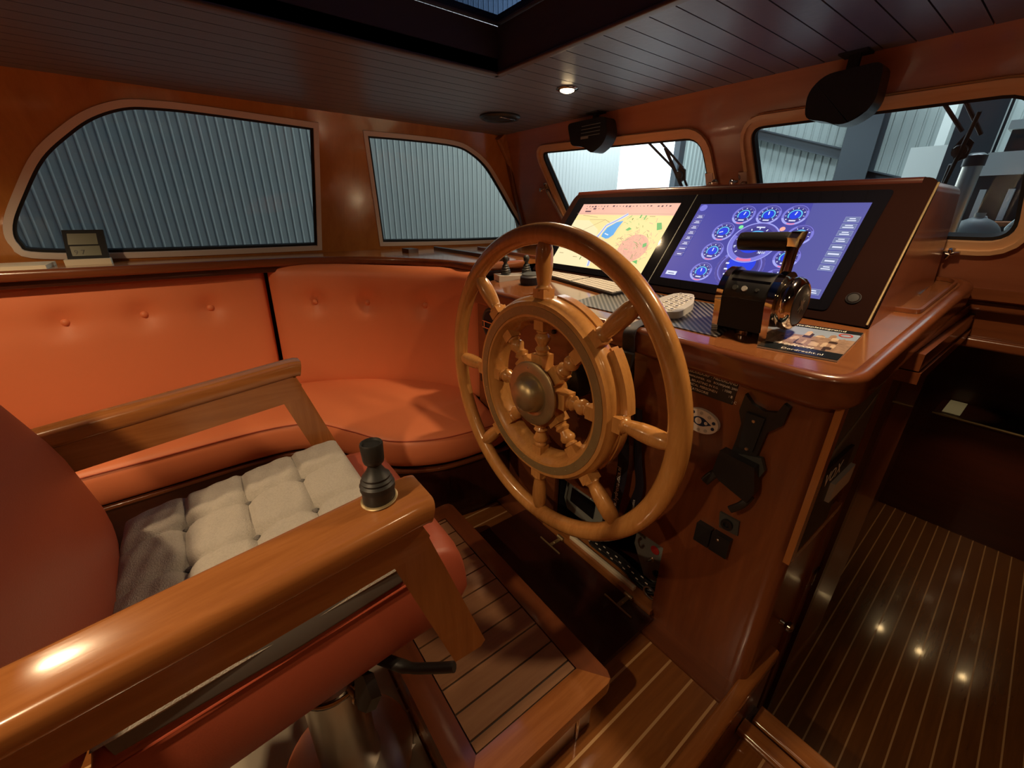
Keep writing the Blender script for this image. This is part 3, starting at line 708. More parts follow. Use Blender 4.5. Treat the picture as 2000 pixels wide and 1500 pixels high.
# ---- displays
scr('cream', (1, .80, .36)); scr('creamy', (1, .86, .50)); scr('pink', (.95, .52, .40)); scr('pinkd', (.90, .48, .34)); scr('lake', (.10, .42, .85)); scr('canal', (.42, .47, .80)); scr('green', (.14, .50, .16)); scr('greend', (.13, .25, .06)); scr('road', (.45, .30, .16)); scr('redst', (.80, .35, .30)); scr('ink', (.12, .05, .08)); scr('water', (.85, .90, .95))
d1 = thing('chart_display', 'left display in the black fascia showing a cream and pink street chart', 'display', PP(-.263, .04, .013))
def grads(name, c0, c1, c2, c3):
    return
U0, U1, V0, V1 = -.478, -.048, .040, .314
obj('screen', flat([([(U0, V0), (U1, V0), (U1, .266), (U0, .266)], 0), ([(U0, .266), (U1, .266), (U1, V1), (U0, V1)], 1)], PO, Pu, Pv, Pn, .0134), [SC['cream'], SC['pink']], d1, smooth=False)
rnd = random.Random(5); P = []
P.append(([(-.478, .040), (-.28, .040), (-.30, .12), (-.33, .2), (-.40, .24), (-.478, .24)], 9))
cityc = (-.135, .135)
P.append((circ(-.135, .135, .058, 24, ry=.055), 2))
for _ in range(210):
    a = rnd.uniform(0, 6.28); r = .075*math.sqrt(rnd.random()); c = (cityc[0]+r*math.cos(a), cityc[1]+r*math.sin(a)*.95); th_ = rnd.choice((.3, 1.9))+rnd.uniform(-.3, .3); l = rnd.uniform(.004, .013)
    if U0+.01 < c[0] < U1-.01 and c[1] > V0+.01: P.append((line(c, (c[0]+l*math.cos(th_), c[1]+l*math.sin(th_)), .0011), 8))
for _ in range(60):
    c = (rnd.uniform(-.22, U1-.02), rnd.uniform(V0+.01, .255)); th_ = rnd.uniform(0, 3.14); l = rnd.uniform(.006, .02); P.append((line(c, (c[0]+l*math.cos(th_), min(.262, c[1]+l*math.sin(th_))), .0015), rnd.choice((7, 6, 5, 8))))
for a_, b_ in [((-.47, .103), (-.395, .144)), ((-.393, .239), (-.316, .24)), ((-.316, .24), (-.274, .223)), ((-.316, .24), (-.40, .19)), ((-.23, .05), (-.12, .06)), ((-.44, .258), (-.36, .25)), ((-.25, .07), (-.16, .04+.012)), ((-.40, .144), (-.43, .18))]: P.append((line(a_, b_, .0015), 7))
riv = [(-.226, .266), (-.245, .250), (-.266, .234), (-.296, .215), (-.302, .186), (-.308, .165), (-.306, .143), (-.300, .115), (-.285, .08), (-.275, .044)]
for a_, b_ in zip(riv, riv[1:]): P.append((line(a_, b_, .013), 10))
for a_, b_ in zip(riv, riv[1:]): P.append((line(a_, b_, .007), 4))
P.append(([(-.230, .237), (-.256, .231), (-.286, .206), (-.292, .180), (-.290, .168), (-.264, .160), (-.253, .163), (-.240, .178), (-.238, .205)], 3))
P.append((line((-.282, .182), (-.262, .176), .004), 10))
for g in ([(-.09, .232), (-.073, .234), (-.058, .209), (-.075, .204)], [(-.098, .15), (-.086, .156), (-.080, .143), (-.092, .136)], [(-.102, .082), (-.085, .09), (-.078, .074)], rect(-.167, .256, .006, .014), rect(-.147, .252, .005, .018), [(-.20, .20), (-.19, .212), (-.175, .205), (-.188, .197)]): P.append((g, 5))
for g in (rect(-.345, .092, .008, .012), rect(-.33, .072, .004, .012), rect(-.195, .245, .004, .008)): P.append((g, 6))
for k in range(26):
    if k not in (8, 21): P.append((rect(-.445+k*.0148, .298+rnd.uniform(-.001, .001), rnd.choice((.004, .007, .009)), rnd.choice((.002, .005, .0065))), 11))
for k, (w_, h_) in enumerate(((.006, .003), (.004, .002), (.014, .007), (.003, .003), (.006, .006))): P.append((rect(-.44+k*.021, .287, w_, h_), 11))
P.append((rect(-.425, .275, .030, .006), 11)); P.append((rect(-.263, .2663, .43, .0008), 7))
for a_ in ((-.44, .085), (-.36, .075), (-.20, .165), (-.12, .256)): P.append((rect(a_[0], a_[1], .022, .0022), 7))
obj('chart', flat(P, PO, Pu, Pv, Pn, .0138), [SC[k] for k in ('cream', 'pink', 'pinkd', 'lake', 'canal', 'green', 'greend', 'road', 'redst', 'creamy', 'water', 'ink')], d1, smooth=False)
scr('blue0', (.045, .042, .26)); scr('blue1', (.058, .060, .36)); scr('blue_glare', (.085, .092, .36)); scr('ring', (.20, .20, .72)); scr('ringl', (.38, .40, .92)); scr('ringd', (.08, .07, .34)); scr('core', (.01, .05, .80)); scr('cyan', (.12, .62, 1)); scr('white', (.75, .80, 1)); scr('redl', (.85, .20, .40)); scr('grn', (.22, .90, .40)); scr('org', (.95, .45, .38)); scr('btn', (.15, .19, .40)); scr('btnl', (.34, .38, .66))
E2 = ['blue0', 'blue1', 'blue_glare', 'ring', 'ringl', 'ringd', 'core', 'cyan', 'white', 'redl', 'grn', 'org', 'btn', 'btnl']; EI = {k: i for i, k in enumerate(E2)}; E2m = [SC[k] for k in E2]
d2 = thing('engine_display', 'right display in the black fascia showing blue engine gauges and two columns of buttons', 'display', PP(.237, .04, .013))
U0, U1, V0, V1 = .024, .451, .044, .309
obj('screen', flat([([(U0, V0), (U1, V0), (U1, V1), (U0, V1)], 1)]+[([(U0+(U1-U0)*.2*k, V0), (U1, V0), (U1, V1), (U0+(U1-U0)*.2*k+.02, V1)], 1) for k in (2,)]+[([(.36, V0), (U1, V0), (U1, V1), (.33, V1)], 2)], PO, Pu, Pv, Pn, .0134), E2m, d2, smooth=False)  # paler right band paints a reflection into the screen colour
def gauge(cx, cy, r, ang, big=False):
    P = [(circ(cx, cy, r, 36), EI['ringd']), (circ(cx, cy, r*.97, 36), EI['ring']), (arcband(cx, cy, r*.80, r*.97, 200, 340), EI['ringl']), (circ(cx, cy, r*.78, 32), EI['blue0'])]
    P += [(arcband(cx, cy, r*.80, r*.92, 30, 120), EI['ringd'])]
    for k in range(9):
        a_ = R(220-k*32.5); P.append((line((cx+r*.62*math.cos(a_), cy+r*.62*math.sin(a_)), (cx+r*.73*math.cos(a_), cy+r*.73*math.sin(a_)), r*(.05 if k % 2 else .09)), EI['white']))
    P += [(arcband(cx, cy, r*.44, r*.53, -40, 215), EI['cyan']), (circ(cx, cy, r*.40, 24), EI['core']), (line((cx, cy), (cx+r*.34*math.cos(R(ang)), cy+r*.34*math.sin(R(ang))), r*.09), EI['white'])]
    P += [(rect(cx, cy-r*.55, r*.5, r*.12), EI['white']), (arcband(cx, cy, r*.82, r*.93, 250, 290), EI['redl'])]
    return P
for i, (cx, cy, a_) in enumerate([(.172, .271, 80), (.238, .272, 100), (.303, .272, 80), (.140, .214, 200), (.140, .148, 90), (.140, .079, 100), (.338, .212, 100), (.337, .145, 100), (.336, .080, 60)]):
    obj('gauge', flat(gauge(cx, cy, .0315, a_), PO, Pu, Pv, Pn, .0138), E2m, d2, smooth=False)
G = [(circ(.237, .104, .062, 48), EI['ring']), (arcband(.237, .104, .055, .062, 150, 400), EI['ringd']), (circ(.237, .104, .052, 40), EI['ringd']), (circ(.237, .104, .047, 40), EI['blue0']), (circ(.237, .116, .036, 32), EI['core']), (arcband(.237, .110, .033, .036, 215, 265), EI['redl']), (arcband(.237, .110, .033, .036, 268, 320), EI['cyan']), (rect(.237, .128, .004, .012), EI['white']), (rect(.237, .128, .012, .003), EI['white'])]
for k, (tx, ty) in enumerate([(-.036, .01), (-.033, -.008), (-.028, -.024), (-.014, -.036), (.010, -.038), (.028, -.026), (.034, -.008)]): G.append((rect(.237+tx, .104+ty, .009, .005), EI['white']))
obj('gauge', flat(G, PO, Pu, Pv, Pn, .0138), E2m, d2, smooth=False)
G = [(circ(.237, .183, .064, 48), EI['ringl']), (circ(.237, .183, .0615, 48), EI['ring']), (arcband(.237, .183, .050, .060, 20, 160), EI['ringd']), (circ(.237, .183, .050, 40), EI['blue0']), (circ(.237, .183, .034, 32), EI['core']), (arcband(.237, .183, .034, .037, -30, 210), EI['cyan']), (rect(.237, .231, .022, .004), EI['white']), (arcband(.237, .183, .052, .060, 250, 290), EI['redl'])]
for k in range(11):
    a_ = R(225-k*27); G.append((line((.237+.041*math.cos(a_), .183+.041*math.sin(a_)), (.237+.047*math.cos(a_), .183+.047*math.sin(a_)), .003), EI['white']))
obj('gauge', flat(G, PO, Pu, Pv, Pn, .0150), E2m, d2, smooth=False)
for s_, u_, v_ in (('1000', .197, .197), ('0', .193, .163), ('3000', .262, .150)):
    text('numeral', s_, PP(u_, v_, .0158), Pu, Pv, .010, SC['white'], d2, depth=.0001)
obj('lamp', flat([(circ(.184, .230, .0062, 20), EI['grn'])], PO, Pu, Pv, Pn, .0150), E2m, d2, smooth=False)
obj('lamp', flat([(circ(.292, .228, .0068, 20), EI['org'])], PO, Pu, Pv, Pn, .0150), E2m, d2, smooth=False)
obj('round_key', flat([(circ(.040, .294, .0115, 24), EI['ring'])], PO, Pu, Pv, Pn, .0150), E2m, d2, smooth=False)
def button(cx, cy, w, h, two, small=False):
    P = [(rect(cx, cy, w, h), EI['btnl']), (rect(cx, cy, w*.96, h*.90), EI['btn' if not small else 'ringd'])]
    tw = rnd.uniform(.5, .8)*w
    if two: P += [(rect(cx, cy+h*.18, tw*.7, h*.18), EI['white']), (rect(cx, cy-h*.18, tw, h*.18), EI['white'])]
    else: P += [(rect(cx, cy, tw, h*.26), EI['white'])]
    obj('button', flat(P, PO, Pu, Pv, Pn, .0150), E2m, d2, smooth=False)
for k, two in enumerate((1, 1, 1, 1, 0, 0, 0, 1)): button(.4305, .260-k*.0192, .030, .0155, two)
for k, two in enumerate((1, 1, 1, 1, 1, 1, 0, 0)): button(.0445, .262-k*.0190, .025, .0135, two, True)
button(.430, .060, .030, .0155, 1)
obj('button', flat([(rect(.053, .063, .034, .013), EI['white']), (rect(.053, .062, .020, .003), EI['btn'])], PO, Pu, Pv, Pn, .0150), E2m, d2, smooth=False)

# ================================================================== THINGS ON THE DESK
DU = Vector((1, 0, 0)); DV = Vector((0, 1, DS)).normalized(); DN = DU.cross(DV)
DP = lambda x, y, h=0: Vector((x, y, dz(y)))+DN*h
def dprism(P, h0, h1): return prism([DP(x, y, h0) for x, y in P], DN*(h1-h0))
mat = tag(obj('anti_slip_mat', dprism([(-.86, .872), (-.415, .872), (-.435, 1.10), (-.86, 1.10)], 0, .0025), 'mat_weave', origin=DP(-.64, .98)), 'grey woven anti-slip mat under the keypad, in front of the displays', 'mat')
# brochure
br = thing('city_map_brochure', 'folded city map brochure with a town photo on the desk corner beside the throttle', 'brochure', DP(-.26, .97))
bc = [(-.331, .870), (-.201, .889), (-.205, 1.074), (-.335, 1.068)]
bc[2] = (bc[1][0]-.0278*.98, bc[1][1]+.19); bc[3] = (bc[0][0]-.0278*.98, bc[0][1]+.19)
bc = [(x+.012*(i > 1), y) for i, (x, y) in enumerate(bc)]
obj('pages', dprism(bc, .0005, .0035), 'paper', br, smooth=False)
BO = DP(bc[0][0], bc[0][1], .0037); BU = (DP(*bc[1])-DP(*bc[0])); bw = BU.length; BU.normalize(); BV = (DP(*bc[3])-DP(*bc[0])); bh = BV.length; BV.normalize()
cov = [([(0, 0), (bw, 0), (bw, bh), (0, bh)], 0), ([(0.002, bh*.55), (bw, bh*.55), (bw, bh*.88), (0.002, bh*.88)], 1), ([(0.002, bh*.20), (bw, bh*.20), (bw, bh*.66), (.05, bh*.60), (0.002, bh*.58)], 2)]
for k in range(34):
    u_ = rnd.uniform(.01, bw-.02); v_ = rnd.uniform(bh*.2, bh*.62); w_ = rnd.uniform(.004, .016); h_ = rnd.uniform(.008, .030); cov.append(([(u_, v_), (u_+w_, v_), (u_+w_, v_+h_), (u_+w_/2, v_+h_*1.25), (u_, v_+h_)], rnd.choice((3, 3, 2, 4))))
cov.append((arcband(bw*.84, bh*.79, .009, .012, 0, 350), 5)); cov.append(([(0, 0), (bw, 0), (bw, bh*.16), (0, bh*.19)], 0))
obj('cover', flat(cov, BO, BU, BV, DN, 0), ['cover_dark', 'cover_sky', 'cover_town', 'cover_town2', 'cover_brown', 'red_mark'], br, smooth=False)
text('print', 'Stadsplattegrond', BO+BU*.014+BV*(bh*.905)+DN*.0012, BU, BV, .0135, 'plate_text', br, depth=.0001)
text('print', 'Welkom', BO+BU*.012+BV*(bh*.175)+DN*.0012, BU, BV, .020, 'plate_text', br, depth=.0001, shear=.5)
text('print', 'Dordrecht.nl', BO+BU*.038+BV*(bh*.045)+DN*.0012, BU, BV, .0130, 'plate_text', br, depth=.0001)
# keypad (autopilot)
kp = thing('handheld_keypad', 'pale grey D-shaped keypad lying on the woven mat', 'keypad', DP(-.60, 1.0))
kpo = roundpoly([(-.655, 1.085), (-.612, 1.105), (-.560, 1.02), (-.543, .93), (-.575, .905), (-.62, .93), (-.66, 1.0)], [.015, .02, .03, .012, .012, .03, .03], 4)
obj('body', dprism(kpo, .0026, .020), 'grey_plastic', kp, bevel=.004)
ks = bmesh.new()
for r_ in range(5):
    for c_ in range(3):
        ux, uy = (-.572-.022*c_-.006*r_*.9+.004, .935+.030*r_+.010*c_)
        P_ = [DP(ux-.007, uy-.009, .020), DP(ux+.006, uy-.009, .020), DP(ux+.004, uy+.010, .020), DP(ux-.009, uy+.010, .020)]; prism(P_, DN*.002, ks)
obj('buttons', ks, 'white_plastic', kp, kind='stuff', smooth=False)
kl = bmesh.new()
for r_ in range(5):
    for c_ in range(3):
        ux, uy = (-.572-.022*c_-.006*r_*.9+.004, .935+.030*r_+.010*c_); lathe(DP(ux-.001, uy, .022), DN, [(.0045, 0), (.0045, .0004)], 10, kl)
obj('button_marks', kl, 'grey_dark', kp, kind='stuff', smooth=False)
# keyboard
kb = thing('folding_keyboard', 'folding keyboard with pale keys before the chart display', 'keyboard', DP(-1.0, 1.08))
KO = DP(-1.235, 1.075, .002); Kx = (DP(-.815, 1.000, .002)-KO); kw = Kx.length; Kx.normalize(); Ky = DN.cross(Kx).normalized()
kpnt = lambda a, b, h=0: KO+Kx*a+Ky*b+DN*h
for a0, a1 in ((0, kw*.46), (kw*.468, kw)):
    obj('tray', prism([kpnt(a0, 0), kpnt(a1, 0), kpnt(a1, .105), kpnt(a0, .105)], DN*.008), 'black_plastic', kb, bevel=.002)
for h_, (a0, a1, n_) in enumerate(((.006, kw*.455, 9), (kw*.474, kw-.006, 10))):
    kk = bmesh.new(); pw = (a1-a0)/n_
    for r_ in range(5):
        for c_ in range(n_):
            x0, x1 = a0+c_*pw+.001, a0+(c_+1)*pw-.001; y0, y1 = .006+r_*.019, .006+r_*.019+.0165
            prism([kpnt(x0, y0, .008), kpnt(x1, y0, .008), kpnt(x1, y1, .008), kpnt(x0, y1, .008)], DN*.0025, kk)
    obj('keys', kk, 'key', kb, kind='stuff', smooth=False)
# thruster joysticks panel
jp = thing('thruster_panel', 'clear topped panel with two small black ribbed joysticks, left end of the desk', 'joystick panel', DP(-1.30, 1.0))
jq = [(-1.365, .925), (-1.275, .900), (-1.215, 1.075), (-1.315, 1.10)]
obj('plate', prism([Vector((x, y, -.219)) for x, y in jq], (0, 0, .004)), 'clear', jp, smooth=False)
obj('box', prism([Vector((x, y, -.262)) for x, y in [(-1.35, .935), (-1.280, .910), (-1.225, 1.06), (-1.305, 1.08)]], (0, 0, .042)), 'paper', jp, smooth=False)
for jx, jy in ((-1.300, .955), (-1.272, 1.035)):
    j = obj('joystick', lathe((jx, jy, -.215), (.0, -.05, 1), [(.019, 0), (.019, .006), (.0165, .009), (.0175, .013), (.014, .017), (.015, .021), (.0115, .025), (.0125, .029), (.008, .034), (.0065, .040), (.0105, .046), (.0115, .056), (.009, .063), (.004, .066)], 20), 'rubber', jp)
pk = thing('control_puck', 'small round black knob unit on the desk beside the joystick panel', 'knob', DP(-1.17, .98))
obj('body', lathe(DP(-1.165, .975), DN, [(.042, 0), (.044, .012), (.042, .026), (.036, .031)], 32), 'navy_black', pk)
obj('cap', lathe(DP(-1.165, .975, .031), DN, [(.036, 0), (.034, .004), (.020, .006)], 32), 'grey_dark', pk)
# small slots in the far desk
for k, (a0, b0) in enumerate(((-.245, 1.50), (-.30, 1.52))):
    sv = tag(obj('flush_socket', dprism([(a0, b0), (a0+.030, b0), (a0+.026, b0+.11), (a0-.002, b0+.11)], .0002, .003), ['steel', 'mahogany_y'][k], origin=DP(a0, b0)), ['flush metal plate let into the right end of the desk', 'flush wooden plate left of the metal one at the right end of the desk'][k], 'plate')
# ---- throttle
tr = thing('throttle_lever', 'chrome and black single engine throttle control with a black grip, on the desk', 'throttle', DP(-.39, .95))
for xx in (-.447, -.345):
    pts = [(xx, .95+.057*math.cos(R(a)), -.163+.060*math.sin(R(a))) for a in range(-20, 201, 20)]
    sd = catmull([DP(xx, .905, 0)]+[Vector(p) for p in pts[::-1]]+[DP(xx, 1.0, 0)], 3)
    obj('side_frame', prism([(xx, p.y, p.z) for p in sd], (.014, 0, 0)), 'chrome', tr, bevel=.004)
obj('barrel', lathe((-.433, .95, -.163), (1, 0, 0), [(.052, 0), (.0535, .004), (.0535, .086), (.052, .09)], 40), 'black_plastic', tr)
obj('barrel_shroud', prism([(-.433, .898, -.225), (-.433, .895, -.16), (-.433, 1.003, -.16), (-.433, 1.0, -.225)], (.088, 0, 0)), 'black_matt', tr, bevel=.006)
obj('indicator_panel', prism([(-.427, .9045, -.155), (-.350, .9045, -.155), (-.350, .918, -.126), (-.427, .918, -.126)], (0, -.006, .003)), 'black_gloss', tr, smooth=False)
for k, xx in enumerate((-.412, -.393, -.368)):
    obj('lamp_dot', lathe((xx, .902, -.141), (0, -.9, .4), [(.0055-.002*(k > 1), 0), (.0055-.002*(k > 1), .004)], 14), ['grey_dark', 'grey_plastic', 'grey_dark'][k], tr)
obj('mount_stud', lathe((-.39, .935, dz(.935)), (0, 0, 1), [(.018, 0), (.018, .008), (.009, .012), (.009, .03)], 20), 'dark_chrome', tr)
hub = obj('lever_hub', lathe((-.333, .955, -.165), (1, 0, 0), [(.045, 0), (.052, .006), (.054, .018), (.050, .026), (.044, .030), (.040, .027), (.030, .027)], 40), 'chrome', tr)
obj('hub_cap', lathe((-.306, .955, -.165), (1, 0, 0), [(.041, 0), (.040, .003), (.036, .004)], 40), 'black_plastic', hub)
obj('emblem', prism([(-.3015, .955+a, -.165+b) for a, b in ((-.012, -.010), (-.004, -.004), (-.006, -.016), (.002, -.006), (.012, -.012), (.005, 0), (.012, .008), (.003, .006), (.002, .018), (-.003, .006), (-.012, .012), (-.006, 0))], (.001, 0, 0)), 'steel', hub, smooth=False)
lev = catmull([(-.345, .950, -.165), (-.345, .952, -.12), (-.344, .955, -.075), (-.342, .958, -.042)], 6)
obj('lever_arm', sweep(lev, rsect(.020, .012, .004), upv=(0, 1, 0)), 'dark_chrome', tr)
obj('lever_head', prism([(-.352, .938, -.056), (-.352, .935, -.040), (-.352, .955, -.029), (-.352, .985, -.028), (-.352, .978, -.045), (-.352, .962, -.060)], (.018, 0, 0)), 'chrome', tr, bevel=.004)
obj('grip', lathe((-.448, .951, -.052), (1, 0, .045), [(.010, 0), (.0175, .004), (.0185, .012), (.0180, .05), (.0185, .090), (.0175, .098)], 24), 'grip', tr)

# ================================================================== THINGS ON THE CONSOLE FACE
FY = Yf-.0005
pl = thing('builder_plate', 'black maker plate with white lettering screwed to the console face below the desk edge', 'plate', (-.40, FY, -.34))
obj('plate', prism([(-.465, FY, -.302), (-.338, FY, -.302), (-.342, FY, -.372), (-.465, FY, -.372)], (0, -.002, 0)), 'plate_black', pl, smooth=False)
obj('header_strip', box(-.463, -.340, FY-.0026, FY-.002, -.318, -.304), 'plate_silver', pl, smooth=False)
text('print', 'YACHTS', (-.455, FY-.0028, -.316), (1, 0, 0), (0, 0, 1), .014, 'plate_black', pl, depth=.0002)
obj('stripes', box(-.398, -.342, FY-.0029, FY-.0026, -.3135, -.3125, box(-.398, -.342, FY-.0029, FY-.0026, -.3165, -.3155, box(-.400, -.3985, FY-.0029, FY-.0026, -.318, -.304))), 'plate_black', pl, smooth=False)
for i, (s_, x_) in enumerate((('LEIDERDORP - NEDERLAND', -.452), ('BOUWNUMMER:  020   BOUWJAAR: 2005', -.460), ('MAX. BELASTING IN KG.    : 1500', -.460), ('AANTAL PERSONEN           : 8', -.452), ('CATEGORIE                       : C', -.440))):
    text('print', s_, (x_, FY-.0022, -.3285-i*.0098), (1, 0, 0), (0, 0, 1), [.0088, .0066, .0075, .0080, .0080][i], 'plate_text', pl, depth=.0002, xs=1.02)
ov = thing('oval_switch_panel', 'white oval control panel with a navy emblem and small buttons, low right of the wheel', 'switch panel', (-.40, FY, -.43))
OC = Vector((-.398, FY, -.432)); og = [(.042*math.cos(R(a)), .028*math.sin(R(a))) for a in range(0, 360, 10)]
obj('body', prism([OC+Vector((a, 0, b)) for a, b in og], (0, -.010, 0)), 'white_plastic', ov, bevel=.003)
obj('emblem', flat([([(a, b) for a, b in circ(0, 0, .018, 24, ry=.011)], 0), ([(.012, .008), (.027, 0), (.012, -.008)], 0), (circ(-.004, 0, .008, 18), 1), (circ(.014, 0, .004, 14), 1)], OC, (1, 0, 0), (0, 0, 1), (0, -1, 0), .0104), ['navy', 'white_plastic'], ov, smooth=False)
for k, a in enumerate((20, 55, 90, 125, 160, 200, 240, 270, 300, 340)):
    obj('button', lathe(OC+Vector((.033*math.cos(R(a)), -.0102, .0205*math.sin(R(a)))), (0, -1, 0), [(.0038, 0), (.0038, .001)], 12), 'grey_plastic' if k % 3 else 'navy', ov)
# phone holder
ph = thing('phone_holder', 'black plastic handset cradle hung on the console face near its right corner', 'holder', (-.285, FY, -.45))
F2 = lambda x, z, d=0: Vector((x, FY-d, z))
obj('back_plate', prism([F2(*p) for p in ((-.318, -.335), (-.300, -.352), (-.275, -.358), (-.255, -.352), (-.247, -.330), (-.236, -.335), (-.240, -.375), (-.262, -.400), (-.268, -.455), (-.262, -.480), (-.318, -.475), (-.314, -.440), (-.312, -.400), (-.322, -.375))], (0, -.012, 0)), 'black_plastic', ph, bevel=.003)
obj('arm', prism([F2(*p, .012) for p in ((-.306, -.370), (-.270, -.370), (-.276, -.450), (-.304, -.450))], (0, -.006, 0)), 'black_matt', ph, bevel=.002)
obj('cradle', prism([F2(*p, .012) for p in ((-.330, -.465), (-.258, -.470), (-.246, -.525), (-.255, -.555), (-.318, -.535), (-.336, -.520))], (0, -.026, 0)), 'black_plastic', ph, bevel=.005)
obj('cradle_wing', prism([F2(*p, .006) for p in ((-.330, -.475), (-.258, -.455), (-.246, -.480), (-.252, -.500), (-.335, -.495))], (0, -.010, 0)), 'grey_dark', ph, bevel=.003)
obj('hook', sweep(catmull([F2(-.326, -.520, .02), F2(-.340, -.540, .028), F2(-.348, -.556, .034)], 5), rsect(.020, .014, .005), upv=(0, -1, 0)), 'black_plastic', ph)
obj('hook', sweep(catmull([F2(-.256, -.545, .02), F2(-.264, -.568, .03), F2(-.282, -.590, .036)], 5), rsect(.016, .010, .004), upv=(0, -1, 0)), 'black_plastic', ph)
for z_ in (-.383, -.447): obj('screw', lathe(F2(-.288, z_, .018), (0, -1, 0), [(.004, 0), (.003, .002)], 12), 'steel', ph)
rk = thing('small_connector', 'small dark square socket on the console face between cradle and rocker switches', 'socket', (-.285, FY, -.65))
obj('body', prism([F2(*p) for p in ((-.312, -.632), (-.268, -.632), (-.264, -.668), (-.306, -.672))], (0, -.006, 0)), 'grey_dark', rk, bevel=.003)
obj('barrel', lathe(F2(-.290, -.652, .006), (0, -1, 0), [(.013, 0), (.013, .006), (.007, .006), (.007, .001)], 20), 'black_plastic', rk)
sw = thing('rocker_switch_pair', 'pair of square black rocker switches low on the console face', 'switch', (-.31, FY, -.70))
for a0, a1 in ((-.352, -.316), (-.313, -.272)):
    obj('rocker', prism([F2(a0, -.686), F2(a1, -.686), F2(a1, -.738), F2(a0, -.738)], (0, -.016, 0)), 'black_plastic', sw, bevel=.004)
obj('rivet', lathe(F2(-.298, -.700, .016), (0, -1, 0), [(.0035, 0), (.002, .002)], 12), 'steel', sw)
rv = thing('round_air_vent', 'round black vent with a chrome bar, left on the console face behind the wheel', 'vent', (-1.24, FY, -.38))
obj('bezel', lathe((-1.235, FY, -.385), (0, -1, 0), [(.062, 0), (.062, .008), (.056, .012), (.05, .010), (.05, .004)], 36), 'grey_dark', rv)
obj('disc', lathe((-1.235, FY, -.385), (0, -1, 0), [(.052, 0), (.052, .009), (.03, .011)], 36), 'navy_black', rv)
for z_ in (-.378, -.402): obj('bar', box(-1.285, -1.19, FY-.016, FY-.010, z_-.002, z_+.002), 'chrome', rv, smooth=False)
obj('bar_end', box(-1.276, -1.270, FY-.015, FY-.010, -.402, -.378), 'chrome', rv, smooth=False)
lp = thing('switch_strip', 'narrow black switch strip on the console edge beside the sofa back', 'switch', (-1.30, FY, -.60))
obj('plate', box(-1.325, -1.285, FY-.004, FY, -.64, -.55), 'black_plastic', lp, bevel=.001)
text('mark', '?', (-1.300, FY-.0045, -.625), (1, 0, 0), (0, 0, 1), .022, 'plate_text', lp)
sc_ = tag(obj('wood_plug', lathe((-.900, FY, -.338), (0, -1, 0), [(.007, 0), (.007, .008), (.004, .011)], 14), 'rubber', origin=(-.9, FY, -.338)), 'tiny black stud on the console face above the wheel hub', 'stud'); sc_.name = 'stud'
dm = thing('white_dome_button', 'small white round dome on the console face just inside the wheel rim', 'button', (-.46, FY, -.43))
obj('dome', lathe((-.463, FY, -.421), (0, -1, 0), [(.010, 0), (.010, .004), (.006, .009), (.001, .010)], 16), 'white_plastic', dm)
# lanyard
ly = thing('lanyard_strap', 'black lifejacket lanyard strap with printed web address hanging from the desk edge', 'strap', (-.57, .83, -.25))
path = catmull([(-.585, .875, dz(.875)+.006), (-.583, .815, -.245), (-.578, .785, -.262), (-.572, .787, -.32), (-.575, .80, -.38), (-.59, .81, -.45), (-.585, .815, -.52), (-.572, .818, -.60), (-.568, .815, -.68), (-.572, .81, -.76), (-.578, .815, -.83)], 5)
obj('webbing', sweep(path, rsect(.034, .0022, .0008, 2), upv=(0, -1, .3)), 'navy_black', ly)
path2 = catmull([(-.556, .83, -.46), (-.548, .832, -.52), (-.538, .834, -.60), (-.520, .834, -.68), (-.528, .834, -.74), (-.545, .832, -.82)], 5)
obj('webbing', sweep(path2, rsect(.030, .0022, .0008, 2), upv=(-.2, -1, .1)), 'navy_black', ly)
obj('buckle', prism([(-.595, .777, -.300), (-.548, .777, -.300), (-.552, .783, -.352), (-.592, .783, -.352)], (0, -.012, 0)), 'black_plastic', ly, bevel=.003)
obj('buckle_tongue', prism([(-.588, .785, -.354), (-.556, .785, -.354), (-.560, .790, -.380), (-.586, .790, -.380)], (0, -.010, 0)), 'black_plastic', ly, bevel=.002)
obj('snap_hook', tube(catmull([(-.575, .808, -.83), (-.585, .805, -.845), (-.575, .805, -.862), (-.565, .807, -.848)], 5), .003, 8), 'chrome', ly)
text('print', 'www.hydronautica.nl', (-.566, .8075, -.795), (.0, .0, 1), (-1, 0, 0), .0185, 'plate_text', ly, depth=.0002)
text('print', 'hydronautica', (-.523, .828, -.79), (.0, .0, 1), (-1, 0, 0), .012, 'grey_plastic', ly, depth=.0002)
obj('logo', prism([(-.580+a, .8065, -.565+b) for a, b in ((0, 0), (.012, .008), (.020, .024), (.008, .018), (.012, .034), (.0, .016), (-.008, .010))], (0, -.0008, 0)), 'plate_text', ly, smooth=False)
# ================================================================== OPEN LOCKER with electronics
df = thing('drop_door', 'locker door coloured dark for the shade, folded down flat on the floor below the console opening', 'door', (-.7, .66, FZ))
obj('panel', box(-1.0, -.412, .50, .835, FZ+.001, FZ+.019), 'dark_x', df, bevel=.003)  # shadow lying on the door is put into its dark wood colour
for hx in (-.80, -.50):
    h = obj('hinge', tube([(hx-.050, .785, FZ+.021), (hx+.050, .785, FZ+.021)], .0032, 8), 'brass', df)
    obj('hinge_leaf', box(hx-.006, hx+.006, .785, .832, FZ+.019, FZ+.023), 'brass', h, smooth=False)
    obj('hinge_knuckle', lathe((hx-.014, .836, FZ+.026), (1, 0, 0), [(.007, 0), (.007, .028)], 12), 'brass', h)
    obj('hinge_screw', lathe((hx, .806, FZ+.023), (0, 0, 1), [(.005, 0), (.003, .003)], 10), 'brass', h)
iv = thing('charger_panel', 'grey charger panel with two knobs and a dark display inside the open locker', 'control panel', (-.76, .92, -1.0))
def ip(x, z, d=0): return Vector((x, .895-d+.10*(z+1.0), z))
